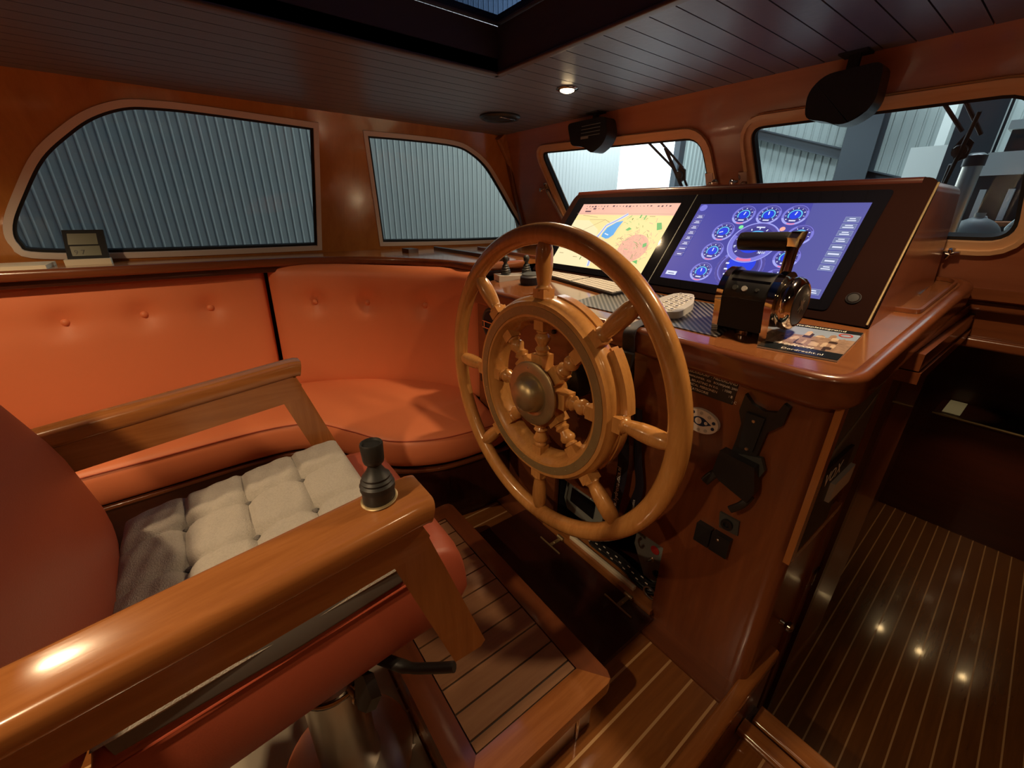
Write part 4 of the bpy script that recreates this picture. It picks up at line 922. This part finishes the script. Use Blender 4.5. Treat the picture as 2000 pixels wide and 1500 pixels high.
obj('body', prism([ip(*p) for p in ((-.852, -.84), (-.665, -.84), (-.655, -.92), (-.655, -1.0), (-.835, -.995), (-.857, -.96))], (0, .03, 0)), 'grey_panel', iv, bevel=.003)
obj('display', prism([ip(-.825, -.90, .001), ip(-.715, -.90, .001), ip(-.715, -.962, .001), ip(-.825, -.955, .001)], (0, -.002, 0)), 'black_gloss', iv, smooth=False)
for kx, kz in ((-.800, -.865), (-.725, -.868)):
    k_ = obj('knob', lathe(ip(kx, kz), (0, -1, 0), [(.021, 0), (.021, .004), (.015, .006), (.013, .018), (.012, .019)], 24), 'grey_dark', iv)
    obj('knob_pointer', box(kx-.0015, kx+.0015, ip(kx, kz).y-.021, ip(kx, kz).y-.018, kz-.012, kz+.012), 'plate_text', k_, smooth=False)
gm = thing('round_meter', 'round black gauge beside the grey charger panel in the open locker', 'gauge', (-.63, .90, -.93))
obj('dial', lathe((-.632, .905, -.925), (0, -1, 0), [(.036, 0), (.036, .016), (.031, .018), (.030, .012)], 32), 'black_plastic', gm)
obj('rim', lathe((-.632, .889, -.925), (0, -1, 0), [(.035, 0), (.036, .003), (.032, .003), (.031, 0)], 32, closed_ends=False), 'steel', gm)
obj('needle', prism([(-.655, .8915, -.926), (-.610, .8915, -.920), (-.610, .8915, -.918)], (0, -.001, 0)), 'plate_text', gm, smooth=False)
gb = thing('isolator_box', 'grey angular box with a round red mark and a small switch inside the open locker', 'switch box', (-.48, .90, -1.0))
obj('body', prism([(-.545, .90, -.868), (-.480, .90, -.868), (-.434, .90, -.905), (-.432, .90, -1.03), (-.50, .90, -1.03), (-.548, .90, -.94)], (0, .05, 0)), 'grey_panel', gb, bevel=.004)
obj('red_disc', lathe((-.478, .8995, -.913), (0, -1, 0), [(.014, 0), (.014, .001)], 24), 'red_mark', gb)
obj('toggle', lathe((-.480, .90, -.950), (-.1, -1, .2), [(.007, 0), (.007, .004), (.003, .006), (.002, .022)], 12), 'steel', gb)
obj('terminal', lathe((-.460, .90, -.990), (0, -1, 0), [(.012, 0), (.012, .004), (.007, .004), (.007, .001)], 20), 'black_plastic', gb)
cb = thing('cable_bundle', 'black wiring loom with white wire marks running across the open locker', 'cables', (-.6, .89, -1.05))
for k in range(5):
    pts = catmull([(-.80+.03*k, .885+.006*k, -1.01-.008*k), (-.70, .878, -1.018-.007*k), (-.58, .885, -1.012-.010*k), (-.47, .88, -1.02-.010*k), (-.44, .90, -1.0-.01*k)], 6)
    obj('cable', tube(pts, .0042, 8), 'black_plastic', cb)
ms = bmesh.new()
for k in range(18):
    x_ = -.74+k*.0165; box(x_, x_+.009, .872, .8735, -1.012-.011*(k % 3), -1.009-.011*(k % 3), ms)
obj('wire_marks', ms, 'plate_text', cb, kind='stuff', smooth=False)
obj('loop', tube([(-.455+.020*math.cos(R(a)), .872, -1.045+.018*math.sin(R(a))) for a in range(0, 360, 20)], .003, 8, closed=True), 'steel', cb)
tb = tag(obj('white_strip', sweep([(-.775, .862, -1.064), (-.500, .862, -1.064)], rsect(.014, .018, .003)), 'cream', origin=(-.64, .862, -1.06)), 'white plastic strip lying along the locker sill under the cables', 'strip')
cl = thing('black_tube_unit', 'black upright unit behind the left edge of the charger panel', 'unit', (-.87, .9, -1.0))
obj('body', box(-.895, -.862, .88, .95, -1.06, -.82), 'navy_black', cl, bevel=.004)
# ================================================================== CONSOLE RIGHT SIDE
SX = -.169
mr = thing('magazine_rack', 'shallow rack with a pale rail on the right side of the console, holding magazines', 'rack', (SX, 1.0, -.6))
obj('rail', sweep([(SX+.012, .835, -.276), (SX+.012, 1.130, -.292)], rsect(.012, .008, .002)), 'plate_silver', mr)
obj('front_stile', box(SX, SX+.012, .835, .862, -.66, -.28), 'honey_z', mr, bevel=.002)
obj('bottom_rail', box(SX, SX+.012, .86, 1.14, -.665, -.645), 'honey_y', mr, bevel=.002)
mg = thing('magazine', 'dark olive magazine with a pale title standing at the back of the side rack', 'magazine', (SX+.003, .99, -.6))
obj('cover', box(SX+.001, SX+.004, .866, 1.125, -.60, -.288), 'magazine', mg, smooth=False)
obj('band', prism([(SX+.0044, .90, -.435), (SX+.0044, 1.10, -.362), (SX+.0044, 1.10, -.350), (SX+.0044, .90, -.418)], (.0004, 0, 0)), 'grey_panel', mg, smooth=False)
text('print', 'Motor', (SX+.0048, 1.015, -.325), (0, 1, 0), (0, 0, 1), .034, 'plate_text', mg, depth=.0002)
bk = thing('black_book', 'black book with worn white lettering in front of the magazine in the side rack', 'book', (SX+.01, .96, -.62))
obj('cover', box(SX+.0055, SX+.0115, .868, 1.03, -.64, -.445), 'black_plastic', bk, bevel=.001)
text('print', 'VOX', (SX+.012, .880, -.49), (0, 1, 0), (0, 0, 1), .045, 'plate_text', bk, depth=.0002)
bk2 = tag(obj('notebook', box(SX+.0115, SX+.020, .935, 1.06, -.545, -.50), 'grey_plastic', origin=(SX+.015, .99, -.545), bevel=.002), 'grey edged notebook lying against the black book in the side rack', 'notebook')
post = thing('passage_post', 'dark mahogany upright board at the aft end of the right hand stepped shelf', 'post', (-.16, 1.18, LZ))
obj('board', box(-.180, -.162, 1.13, 1.20, LZ, -.262), 'mahogany_z', post, bevel=.002)
obj('board', box(-.176, -.150, 1.20, 1.24, LZ, -.24), 'dark_z', post, bevel=.002)
obj('latch', box(-.162, -.156, 1.15, 1.19, -.93, -.89), 'dark_chrome', post, bevel=.002)
kb2 = thing('door_knob', 'small round metal knob low on the right side of the console', 'knob', (-.16, 1.02, -.98))
obj('knob', lathe((-.169, 1.02, -.98), (1, 0, 0), [(.008, 0), (.006, .01), (.014, .018), (.014, .024), (.006, .03)], 20), 'dark_chrome', kb2)
shf = thing('stepped_shelf', 'stepped mahogany shelf with three mouldings running forward beside the desk', 'shelf', (-.15, 1.5, -.31))
for x0, x1, zt, zb in ((-.166, -.143, -.236, -.266), (-.166, -.127, -.268, -.306), (-.166, -.122, -.309, -.335)):
    obj('moulding', box(x0, x1, 1.19, 1.86, zb, zt), 'mahogany_y', shf, bevel=.002)
obj('glass_inlay', box(-.160, -.145, 1.27, 1.50, -.236, -.2345), 'plate_silver', shf, smooth=False)
# bulkhead shelf with under-lights
bsf = thing('bulkhead_shelf', 'dark brass edged shelf on the forward bulkhead, cream lit at its left end', 'shelf', (.2, 3.1, -1.05))
obj('shelf', box(-.20, XR, 2.90, 3.2, -.952, -.940), 'dark_x', bsf, smooth=False)
obj('edge_rail', tube([(-.20, 2.90, -.935), (XR, 2.90, -.935)], .007, 8), 'brass', bsf)
obj('lit_panel', box(-.172, -.105, 2.95, 3.19, -.940, -.934), 'cream', bsf, smooth=False)
spot((-.14, 3.05, -.62), .5, 60, .5, .01, (1, .80, .45), (-.14, 3.07, -1.0))
for x_, y_, w_ in ((-.015, 3.0, 'leftmost'), (.174, 3.0, 'middle'), (.36, 3.0, 'rightmost')):
    pw = thing('downlight', w_+' of three small warm downlights under the bulkhead shelf of the lower passage', 'light', (x_, y_, -.953), 'downlights in the lower passage')
    obj('bezel', lathe((x_, y_, -.952), (0, 0, -1), [(.03, 0), (.03, .004), (.02, .005)], 20), 'brass', pw)
    obj('lens', lathe((x_, y_, -.9575), (0, 0, -1), [(.018, 0), (.018, .001)], 16), 'under_glow', pw)
    spot((x_, y_, -.966), 1.0, 110, .6, .012, (1, .68, .32))
spot((.15, 2.0, -.38), 3.5, 130, .7, .02, (1, .72, .38))
# ================================================================== STEERING WHEEL
WC = Vector((-.753, .674, -.438)); WB = R(2.4); Wn = Vector((math.sin(WB), -math.cos(WB), 0)); We = Vector((math.cos(WB), math.sin(WB), 0)); Wz = Vector((0, 0, 1))
wp = lambda r, a, d=0: WC+We*(r*math.cos(R(a)))+Wz*(r*math.sin(R(a)))+Wn*d
wheel = thing('steering_wheel', 'large varnished oak ship steering wheel with eight turned spokes and brass hub', 'steering wheel', WC)
# rim made of scarfed segments
for k in range(8):
    a0, a1 = k*45+22, (k+1)*45+22
    bm = bmesh.new(); rings = []
    for i in range(15):
        a = a0+(a1-a0)*i/14; er = (We*math.cos(R(a))+Wz*math.sin(R(a))); rings.append([bm.verts.new(wp(.3945, a)+er*(.0245*math.cos(2*math.pi*j/16))+Wn*(.021*math.sin(2*math.pi*j/16))) for j in range(16)])
    for p_, q_ in zip(rings, rings[1:]):
        for j in range(16): bm.faces.new((p_[j], p_[(j+1) % 16], q_[(j+1) % 16], q_[j]))
    bm.faces.new(rings[0][::-1]); bm.faces.new(rings[-1])
    obj('rim_segment', bm, 'oak', wheel)
def wring(prof, n=96, bm=None):
    bm = bm or bmesh.new(); rings = []
    for i in range(n):
        a = 360*i/n; rings.append([bm.verts.new(wp(r, a, d)) for r, d in prof])
    m_ = len(prof)
    for i in range(n):
        p_, q_ = rings[i], rings[(i+1) % n]
        for j in range(m_): bm.faces.new((p_[j], p_[(j+1) % m_], q_[(j+1) % m_], q_[j]))
    return bm
obj('inner_ring', wring([(.180, -.030), (.178, -.010), (.186, .004), (.188, .014), (.196, .022), (.200, .028), (.204, .0285), (.232, .0285), (.238, .027), (.241, .019), (.243, .017), (.247, .012), (.250, .002), (.250, -.024), (.244, -.032)]), 'oak', wheel, angle=30)
br_ = obj('brass_band', wring([(.2065, .0280), (.2065, .0305), (.228, .0305), (.228, .0280)]), 'brass_dark', wheel)
for k in range(32):
    obj('screw', lathe(wp(.2173, k*11.25+3, .0303), Wn, [(.0026, 0), (.002, .0009)], 8), 'brass', br_)
for k in range(8):
    a = k*45+1.5; d = (We*math.cos(R(a))+Wz*math.sin(R(a))); sp_ = None
    bm = lathe(WC, d, [(.013, .252), (.0195, .264), (.0205, .270), (.017, .274), (.0155, .278), (.0175, .288), (.0205, .310), (.0215, .335), (.0200, .360), (.0150, .376), (.0120, .380)], 20)
    s_ = obj('spoke', bm, 'oak', wheel)
    bm = lathe(WC, d, [(.010, .085), (.0155, .100), (.018, .104), (.0155, .108), (.018, .112), (.020, .116), (.017, .120), (.013, .124), (.0155, .132), (.021, .142), (.0195, .150), (.013, .156), (.017, .160), (.017, .164), (.012, .168), (.012, .18)], 20)
    obj('baluster', bm, 'oak', s_)
    x_, y_, z_ = d.cross(Wn).normalized(), Wn, d
    for (h0, h1, hw) in ((.062, .102, .0205), (.166, .192, .0165), (.246, .268, .0185)):
        b2 = bmesh.new(); P_ = [WC+x_*(i*hw)+y_*(j*hw) for i, j in ((-1, -1), (1, -1), (1, 1), (-1, 1))]; prism([p+z_*h0 for p in P_], z_*(h1-h0), b2)
        obj('spoke_block', b2, 'oak', s_, bevel=.006, seg=2)
# felloe segments let in behind the ring, the raised king segment on the right
for (a0, a1, r0, r1, dd) in ((5, 38, .236, .268, -.030),):
    P_ = [wp(r1, a0+(a1-a0)*i/10, -.006) for i in range(11)]+[wp(r0, a1-(a1-a0)*i/10, -.006) for i in range(11)]
    obj('felloe', prism(P_, Wn*dd), 'oak', wheel, bevel=.006)
for k in range(8):
    a0, a1 = k*45+8, k*45+40
    P_ = [wp(.254, a0+(a1-a0)*i/10, -.018) for i in range(11)]+[wp(.23, a1-(a1-a0)*i/10, -.018) for i in range(11)]
    obj('felloe', prism(P_, Wn*-.026), 'oak', wheel, bevel=.006)
obj('hub_core', lathe(WC-Wn*.035, Wn, [(.06, 0), (.068, .005), (.068, .06), (.06, .066)], 32), 'oak', wheel)
hp = obj('hub_plate', lathe(WC+Wn*.030, Wn, [(.078, 0), (.086, .002), (.087, .008), (.083, .011), (.060, .0125), (.058, .0125), (.056, .011)], 48), 'brass', wheel)
obj('hub_dome', lathe(WC+Wn*.041, Wn, [(.050, 0), (.049, .006), (.046, .014)]+[(.046*math.cos(R(a)), .014+.030*math.sin(R(a))) for a in (15, 30, 45, 60, 75, 85)]+[(.0005, .044)], 40), 'brass', wheel)
for a in (100, 280): obj('screw', lathe(wp(.071, a, .0415), Wn, [(.003, 0), (.002, .001)], 10), 'steel', hp)
obj('shaft', lathe(WC-Wn*.03, -Wn, [(.022, 0), (.022, .10), (.055, .11), (.055, .142)], 28), 'steel', wheel)
obj('gearbox', lathe(WC-Wn*.09, -Wn, [(.05, 0), (.055, .01), (.055, .088)], 28), 'black_plastic', wheel)

# ================================================================== HELM CHAIR
ch = thing('helm_chair', 'orange leather helm chair with varnished wooden armrests, on a steel column', 'chair', (-.66, 0, FZ))
E64 = math.tan(R(6.37)); az = lambda y: -.300+E64*(y-.16)
def arm(xc, w, y0, y1, rd):
    a = thing('x', '', '', (0, 0, 0)); bpy.data.objects.remove(a); WORLD.pop('x', None)
    cap = obj('armrest', sweep([(xc, y0, az(y0)-.017), (xc, y1-.02, az(y1-.02)-.017), (xc, y1-.006, az(y1-.006)-.018), (xc, y1, az(y1)-.020)], rsect(w, .034, .012, 5)), 'honey_y', ch, angle=50)
    obj('side_rail', prism([(xc-w*.39, y0, az(y0)-.032), (xc-w*.39, y1-.018, az(y1-.018)-.032), (xc-w*.39, y1-.004, az(y1)-.055), (xc-w*.39, y1-.012, az(y1-.055)-rd+.004), (xc-w*.39, y0, az(y0)-rd)], (w*.78, 0, 0)), 'honey_y', cap, bevel=.003)
    z0 = az(y1)-.040
    obj('post', prism([(xc-w*.385, y1-.062, z0), (xc-w*.385, y1-.012, z0+.004), (xc-w*.385, y1+.070, -.600), (xc-w*.385, y1+.062, -.608), (xc-w*.385, y1+.018, -.604)], (w*.77, 0, 0)), 'honey_z', cap, bevel=.004)
    return cap
capN = arm(-.388, .072, -.62, .158, .072)
capF = arm(-.972, .052, -.62, .140, .086)
seat_z = lambda y: -.520+E64*(y-.2)
def sc_c(u, v): x = -.702+.218*u; y = .02+.250*v; return Vector((x, y, seat_z(y)-.097-(.02*max(0, v)**4)))
st = obj('seat_pad', pad(sc_c, .097, 44, 44, lambda u, v: .004*(abs(u) > .80)*(1-abs(abs(u)-.86)/.06 if abs(abs(u)-.86) < .06 else 0), p=16, k=2.0, back=1.0), 'leather_chair', ch)
for sx in (-1, 1):
    xs_ = -.702+sx*.2175
    obj('seam', tube([(xs_, -.21+.42*k/12, seat_z(-.21+.42*k/12)-.030) for k in range(13)], .0018, 6), 'stitch', st)
def bk_c(u, v):
    x = -.690+.255*u; t_ = (v+1)/2
    prof = [(-.212, -.62), (-.216, -.50), (-.236, -.38), (-.275, -.27), (-.335, -.16), (-.40, -.04)]
    s = t_*(len(prof)-1); i = min(int(s), len(prof)-2); f = s-i; y = prof[i][0]+(prof[i+1][0]-prof[i][0])*f; z = prof[i][1]+(prof[i+1][1]-prof[i][1])*f
    return Vector((x, y-.055-.02*abs(u)**2, z))
obj('backrest', pad(bk_c, .055, 40, 40, None, p=7, k=2.0, back=1.3), 'leather_chair', ch)
cx_, cy_ = -.605, .035
obj('column', lathe((cx_, cy_, FZ), (0, 0, 1), [(.13, .0125), (.13, .016), (.125, .018), (.062, .022), (.056, .05), (.056, .30), (.045, .305), (.045, .52)], 40), 'steel', ch)
obj('clamp_ring', lathe((cx_, cy_, FZ+.285), (0, 0, 1), [(.060, 0), (.062, .003), (.062, .009), (.060, .012)], 40), 'dark_chrome', ch)
ck_ = obj('clamp_knob', lathe((cx_+.055, cy_+.02, FZ+.30), (1, .3, .2), [(.006, 0), (.006, .025), (.012, .028), (.012, .034)], 14), 'steel', ch)
obj('knob_wing', prism([(cx_+.095, cy_+.022, FZ+.33), (cx_+.078, cy_+.03, FZ+.365), (cx_+.098, cy_+.04, FZ+.372), (cx_+.122, cy_+.042, FZ+.340), (cx_+.115, cy_+.03, FZ+.305), (cx_+.095, cy_+.022, FZ+.295)], (.004, .016, 0)), 'black_plastic', ck_, bevel=.004)
obj('seat_bracket', box(-.78, -.56, -.12, .16, -.775, -.70), 'black_plastic', ch, bevel=.004)
obj('swivel_lever', tube(catmull([(-.56, .09, -.74), (-.49, .14, -.742), (-.455, .175, -.735), (-.425, .205, -.722)], 6), [.011]*7+[.009]*12, 10), 'rubber', ch)
# joystick on the near armrest
js = obj('joystick', lathe((-.396, .112, az(.112)), (-.04, 0, 1), [(r_*.86, h_*.86) for r_, h_ in [(.021, -.004), (.021, .016), (.0225, .020), (.0215, .023), (.0225, .026), (.0195, .029), (.0205, .032), (.0175, .035), (.018, .038), (.014, .042), (.0095, .050), (.0085, .054), (.0125, .058), (.0135, .062), (.0145, .084), (.0135, .086), (.0125, .0855), (.0115, .083)]], 28), 'rubber', ch)
obj('joystick_collar', lathe((-.396, .112, az(.112)+.0005), (0, -E64, 1), [(.0195, 0), (.021, .0015), (.019, .003), (.017, .003)], 28), 'brass', js)
# quilted cushion
qn = 5
def q_c(u, v): x = -.705+.225*u; y = -.015+.195*v; return Vector((x, y, seat_z(y)+.016))
def q_d(u, v):
    a, b = (u+1)/2*4, (v+1)/2*4; d = 0
    da, db = abs(a-round(a)), abs(b-round(b))
    inner = 0 < round(a) < 4 and 0 < round(b) < 4
    d += .009*math.exp(-(da/.06)**2)*(0 < round(a) < 4)+.009*math.exp(-(db/.06)**2)*(0 < round(b) < 4)
    if inner: d += .012*math.exp(-((da*da+db*db)/.03))
    d += .0022*math.sin(a*9+b*5)*math.sin(b*11-a*3)
    return d
qc = thing('quilted_cushion', 'light grey quilted seat cushion tied on the helm chair', 'cushion', (-.705, -.015, -.53))
obj('pad', pad(q_c, .024, 96, 96, q_d, p=9, k=2.2, back=.7, bias=False), 'grey_fabric', qc)
obj('side_panel', sweep([( -.705+.210, -.20, seat_z(-.20)+.010), (-.705+.218, 0, seat_z(0)+.010), (-.705+.213, .165, seat_z(.165)+.008)], rsect(.016, .050, .006, y0=-.004)), 'grey_fabric_dark', qc)  # dark strip paints the armrest's shade along the cushion's near side
for i in range(1, 4):
    for j in range(1, 4):
        u, v = i/2-1, j/2-1; c = q_c(u, v)
        obj('tuft', lathe(c+Vector((0, 0, .0005)), (0, 0, 1), [(.005, 0), (.006, .003), (.003, .006)], 10), 'grey_fabric_dark', qc)
# ================================================================== FOOTREST PLATFORM
PZ = -.955
fp = thing('footrest_platform', 'teak decked footrest platform with mahogany border below the helm chair', 'platform', (-.7, .35, FZ))
oxl, oxr, oy0, oy1 = -1.075, -.328, .165, .545
ixl, ixr, iy0, iy1 = -1.010, -.393, .222, .492
def mit(P): return prism([(x, y, PZ-.034) for x, y in P], (0, 0, .034))
for P_, mt in (([(oxl+.02, oy1), (oxr-.02, oy1), (oxr-.004, oy1-.008), (ixr, iy1), (ixl, iy1), (oxl+.004, oy1-.008)], 'mahogany_x'), ([(oxr-.004, oy1-.008), (oxr, oy1-.022), (oxr, oy0+.02), (oxr-.01, oy0+.004), (ixr, iy0), (ixr, iy1)], 'honey_y'),
               ([(oxr-.01, oy0+.004), (oxl, oy0), (ixl, iy0), (ixr, iy0)], 'mahogany_x'), ([(oxl, oy0), (oxl, oy1-.022), (oxl+.004, oy1-.008), (ixl, iy1), (ixl, iy0)], 'mahogany_y')):
    obj('border_board', mit(P_), mt, fp, bevel=.0035)
obj('bed', box(ixl, ixr, iy0, iy1, PZ-.03, PZ-.006), 'caulk', fp, smooth=False)
x = ixr-.003; first = True
while x > ixl+.01:
    w_ = .020 if first else .0535; x0 = max(ixl+.003, x-w_)
    obj('plank', box(x0, x, iy0+.003, iy1-.003, PZ-.008, PZ-.001), 'teak_deck', fp, smooth=False, bevel=.001, seg=1)
    x = x0-.0042; first = False
obj('fascia', box(-1.02, -.375, .172, .190, FZ, PZ-.034), 'honey_x', fp, smooth=False)
obj('side_plate', box(-.352, -.346, .20, .50, FZ, PZ-.034), 'steel', fp, smooth=False)
obj('side_plate', box(-1.02, -1.014, .20, .50, FZ, PZ-.034), 'steel', fp, smooth=False)
obj('edge_rod', tube([(-.346, .455, FZ), (-.346, .455, PZ-.03)], .006, 10), 'chrome', fp)
obj('front_board', box(-1.02, -.36, .49, .505, FZ, PZ-.034), 'dark_x', fp, smooth=False)
bp_ = tag(obj('chair_base_plate', box(-.95, -.36, -.32, .168, FZ, FZ+.012), 'alloy', origin=(-.65, -.1, FZ), bevel=.003), 'brushed metal plate on the floor under the chair column', 'base plate')
for k, (x_, y_) in enumerate(((-.672, .120), (-.545, .135))):
    c = thing('screw_tab', ['small white screw tab by the platform fascia, nearer the sofa', 'small white screw tab by the platform fascia, nearer the camera'][k], 'fixing', (x_, y_, FZ+.012))
    obj('tab', prism([(x_-.014, y_-.010, FZ+.0125), (x_+.014, y_-.008, FZ+.0125), (x_+.002, y_+.022, FZ+.0125)], (0, 0, .004)), 'white_plastic', c, bevel=.002)
    obj('screw', lathe((x_, y_-.001, FZ+.0165), (0, 0, 1), [(.006, 0), (.004, .002)], 12), 'steel', c)

# ================================================================== CEILING FIXTURES AND WINDSCREEN FITTINGS
for k, ((x_, y_), p_) in enumerate(SPOTS):
    lb = ['small recessed warm spotlight in the ceiling above the left end of the console', 'recessed ceiling spotlight forward on the starboard side', 'recessed ceiling spotlight behind the helm on the starboard side', 'recessed ceiling spotlight above the aft part of the sofa', 'added unseen spotlight to starboard, outboard of the roof hatch, lighting the side rack'][k]
    if k: zz = CZ
    else: zz = CZ
    c = thing('ceiling_spotlight', lb, 'light', (x_, y_, zz), 'ceiling spotlights')
    obj('bezel', lathe((x_, y_, zz+.001), (0, 0, -1), [(.036, 0), (.036, .003), (.030, .006), (.024, .006), (.022, .003)], 32), 'dark_chrome', c)
    obj('lens', lathe((x_, y_, zz-.003), (0, 0, -1), [(.022, 0), (.022, .004), (.012, .008)], 24), 'lamp_glow', c)
cv = thing('ceiling_speaker', 'round black speaker grille in the ceiling near the front left corner', 'speaker', (-1.63, 1.165, CZ))
obj('bezel', lathe((-1.63, 1.165, CZ), (0, 0, -1), [(.085, 0), (.085, .006), (.078, .012), (.070, .010), (.068, .004)], 40), 'black_plastic', cv)
obj('grille', lathe((-1.63, 1.165, CZ-.004), (0, 0, -1), [(.069, 0), (.066, .002), (.04, .005), (.01, .006)], 40), 'black_matt', cv)
obj('pull_tab', sweep(catmull([(-1.585, 1.13, CZ-.013), (-1.575, 1.17, CZ-.016), (-1.59, 1.21, CZ-.013)], 5), rsect(.006, .004, .0015)), 'dark_chrome', cv)
def speaker(lbl, P, y, dep, ry, stripes):
    cx = sum(p[0] for p in P)/len(P); t_ = thing('box_speaker', lbl, 'speaker', (cx, y, max(p[1] for p in P)), 'black speakers over the windscreens')
    bd = obj('cabinet', prism([(a, y+ry*(a-cx), b) for a, b in P], (0, dep, 0)), 'black_plastic', t_, bevel=.005)
    z1 = max(p[1] for p in P)
    obj('bracket', prism([(cx-.012, y+dep*.4, z1-.01), (cx+.012, y+dep*.4, z1-.01), (cx+.012, y+dep*.4, CZ), (cx-.012, y+dep*.4, CZ)], (0, .012, 0)), 'black_matt', t_, smooth=False)
    obj('bracket', box(cx-.03, cx+.03, y+dep*.4-.02, y+dep*.4+.03, CZ-.004, CZ), 'black_matt', t_, smooth=False)
    if stripes:
        for k in range(4): obj('groove', box(cx-.045, cx+.055, y-.0022+ry*0, y-.001, z1-.022-k*.012, z1-.020-k*.012), 'grey_panel', t_, smooth=False)
    obj('badge', box(cx-.045, cx-.005, y-.003, y-.0005, z1-.066, z1-.058), 'plate_silver', t_, smooth=False) if stripes else None
speaker('wide black speaker hanging over the left windscreen, with a small pale badge', roundpoly([(-1.460, .345), (-1.255, .345), (-1.235, .285), (-1.255, .250), (-1.310, .222), (-1.360, .252), (-1.432, .262)], .02, 3), 1.39, .06, 0, True)
speaker('black speaker with a bulged lower edge hanging over the right windscreen', roundpoly([(-.560, .298), (-.53, .330), (-.41, .335), (-.405, .250), (-.430, .222), (-.470, .210), (-.500, .225), (-.553, .236)], .022, 4), 1.39, .06, 0, False)
def latch(lbl, x, z, s=1):
    t_ = thing('window_latch', lbl, 'latch', FWp(x, z, .01), 'windscreen latches')
    obj('plate', prism([FWp(x-.014, z-.026, .008), FWp(x+.014, z-.026, .008), FWp(x+.014, z+.026, .008), FWp(x-.014, z+.026, .008)], FWp(0, 0, .006)-FWp(0, 0, 0)), 'chrome', t_, bevel=.002)
    obj('knob', lathe(FWp(x-.02*s, z, .014), (-s*.6, -1, -.3), [(.006, 0), (.006, .01), (.012, .014), (.012, .022), (.007, .026)], 14), 'chrome', t_)
    obj('lever', prism([FWp(x-.006, z-.005, .014), FWp(x+.010, z-.005, .014), FWp(x+.016*s, z-.038, .016), FWp(x+.004*s, z-.040, .016)], (0, -.006, -.003)), 'dark_chrome', t_, bevel=.002)
    return t_
L1 = latch('chrome latch with a long stay on the left edge of the left windscreen', -1.785, .125)
obj('stay', sweep([FWp(-1.775, .115, .022), FWp(-1.735, -.02, .022), FWp(-1.70, -.10, .022)], rsect(.014, .008, .003), upv=(0, -1, -.57)), 'chrome', L1)
latch('chrome latch on the right edge of the left windscreen', -.895, .118, -1)
latch('chrome latch on the left edge of the right windscreen', -.775, .115)
L4 = thing('wing_latch', 'four armed chrome wing latch below the right corner of the right windscreen', 'latch', FWp(-.215, -.09, .01))
for a in (20, 95, 160, 250): obj('arm', tube([FWp(-.215, -.085, .018), FWp(-.215+.020*math.cos(R(a)), -.085+.014*math.sin(R(a)), .020)], [.005, .004], 8), 'chrome', L4)
obj('boss', lathe(FWp(-.215, -.085, .004), (0, -1, -.5), [(.010, 0), (.009, .014), (.004, .018)], 14), 'chrome', L4)
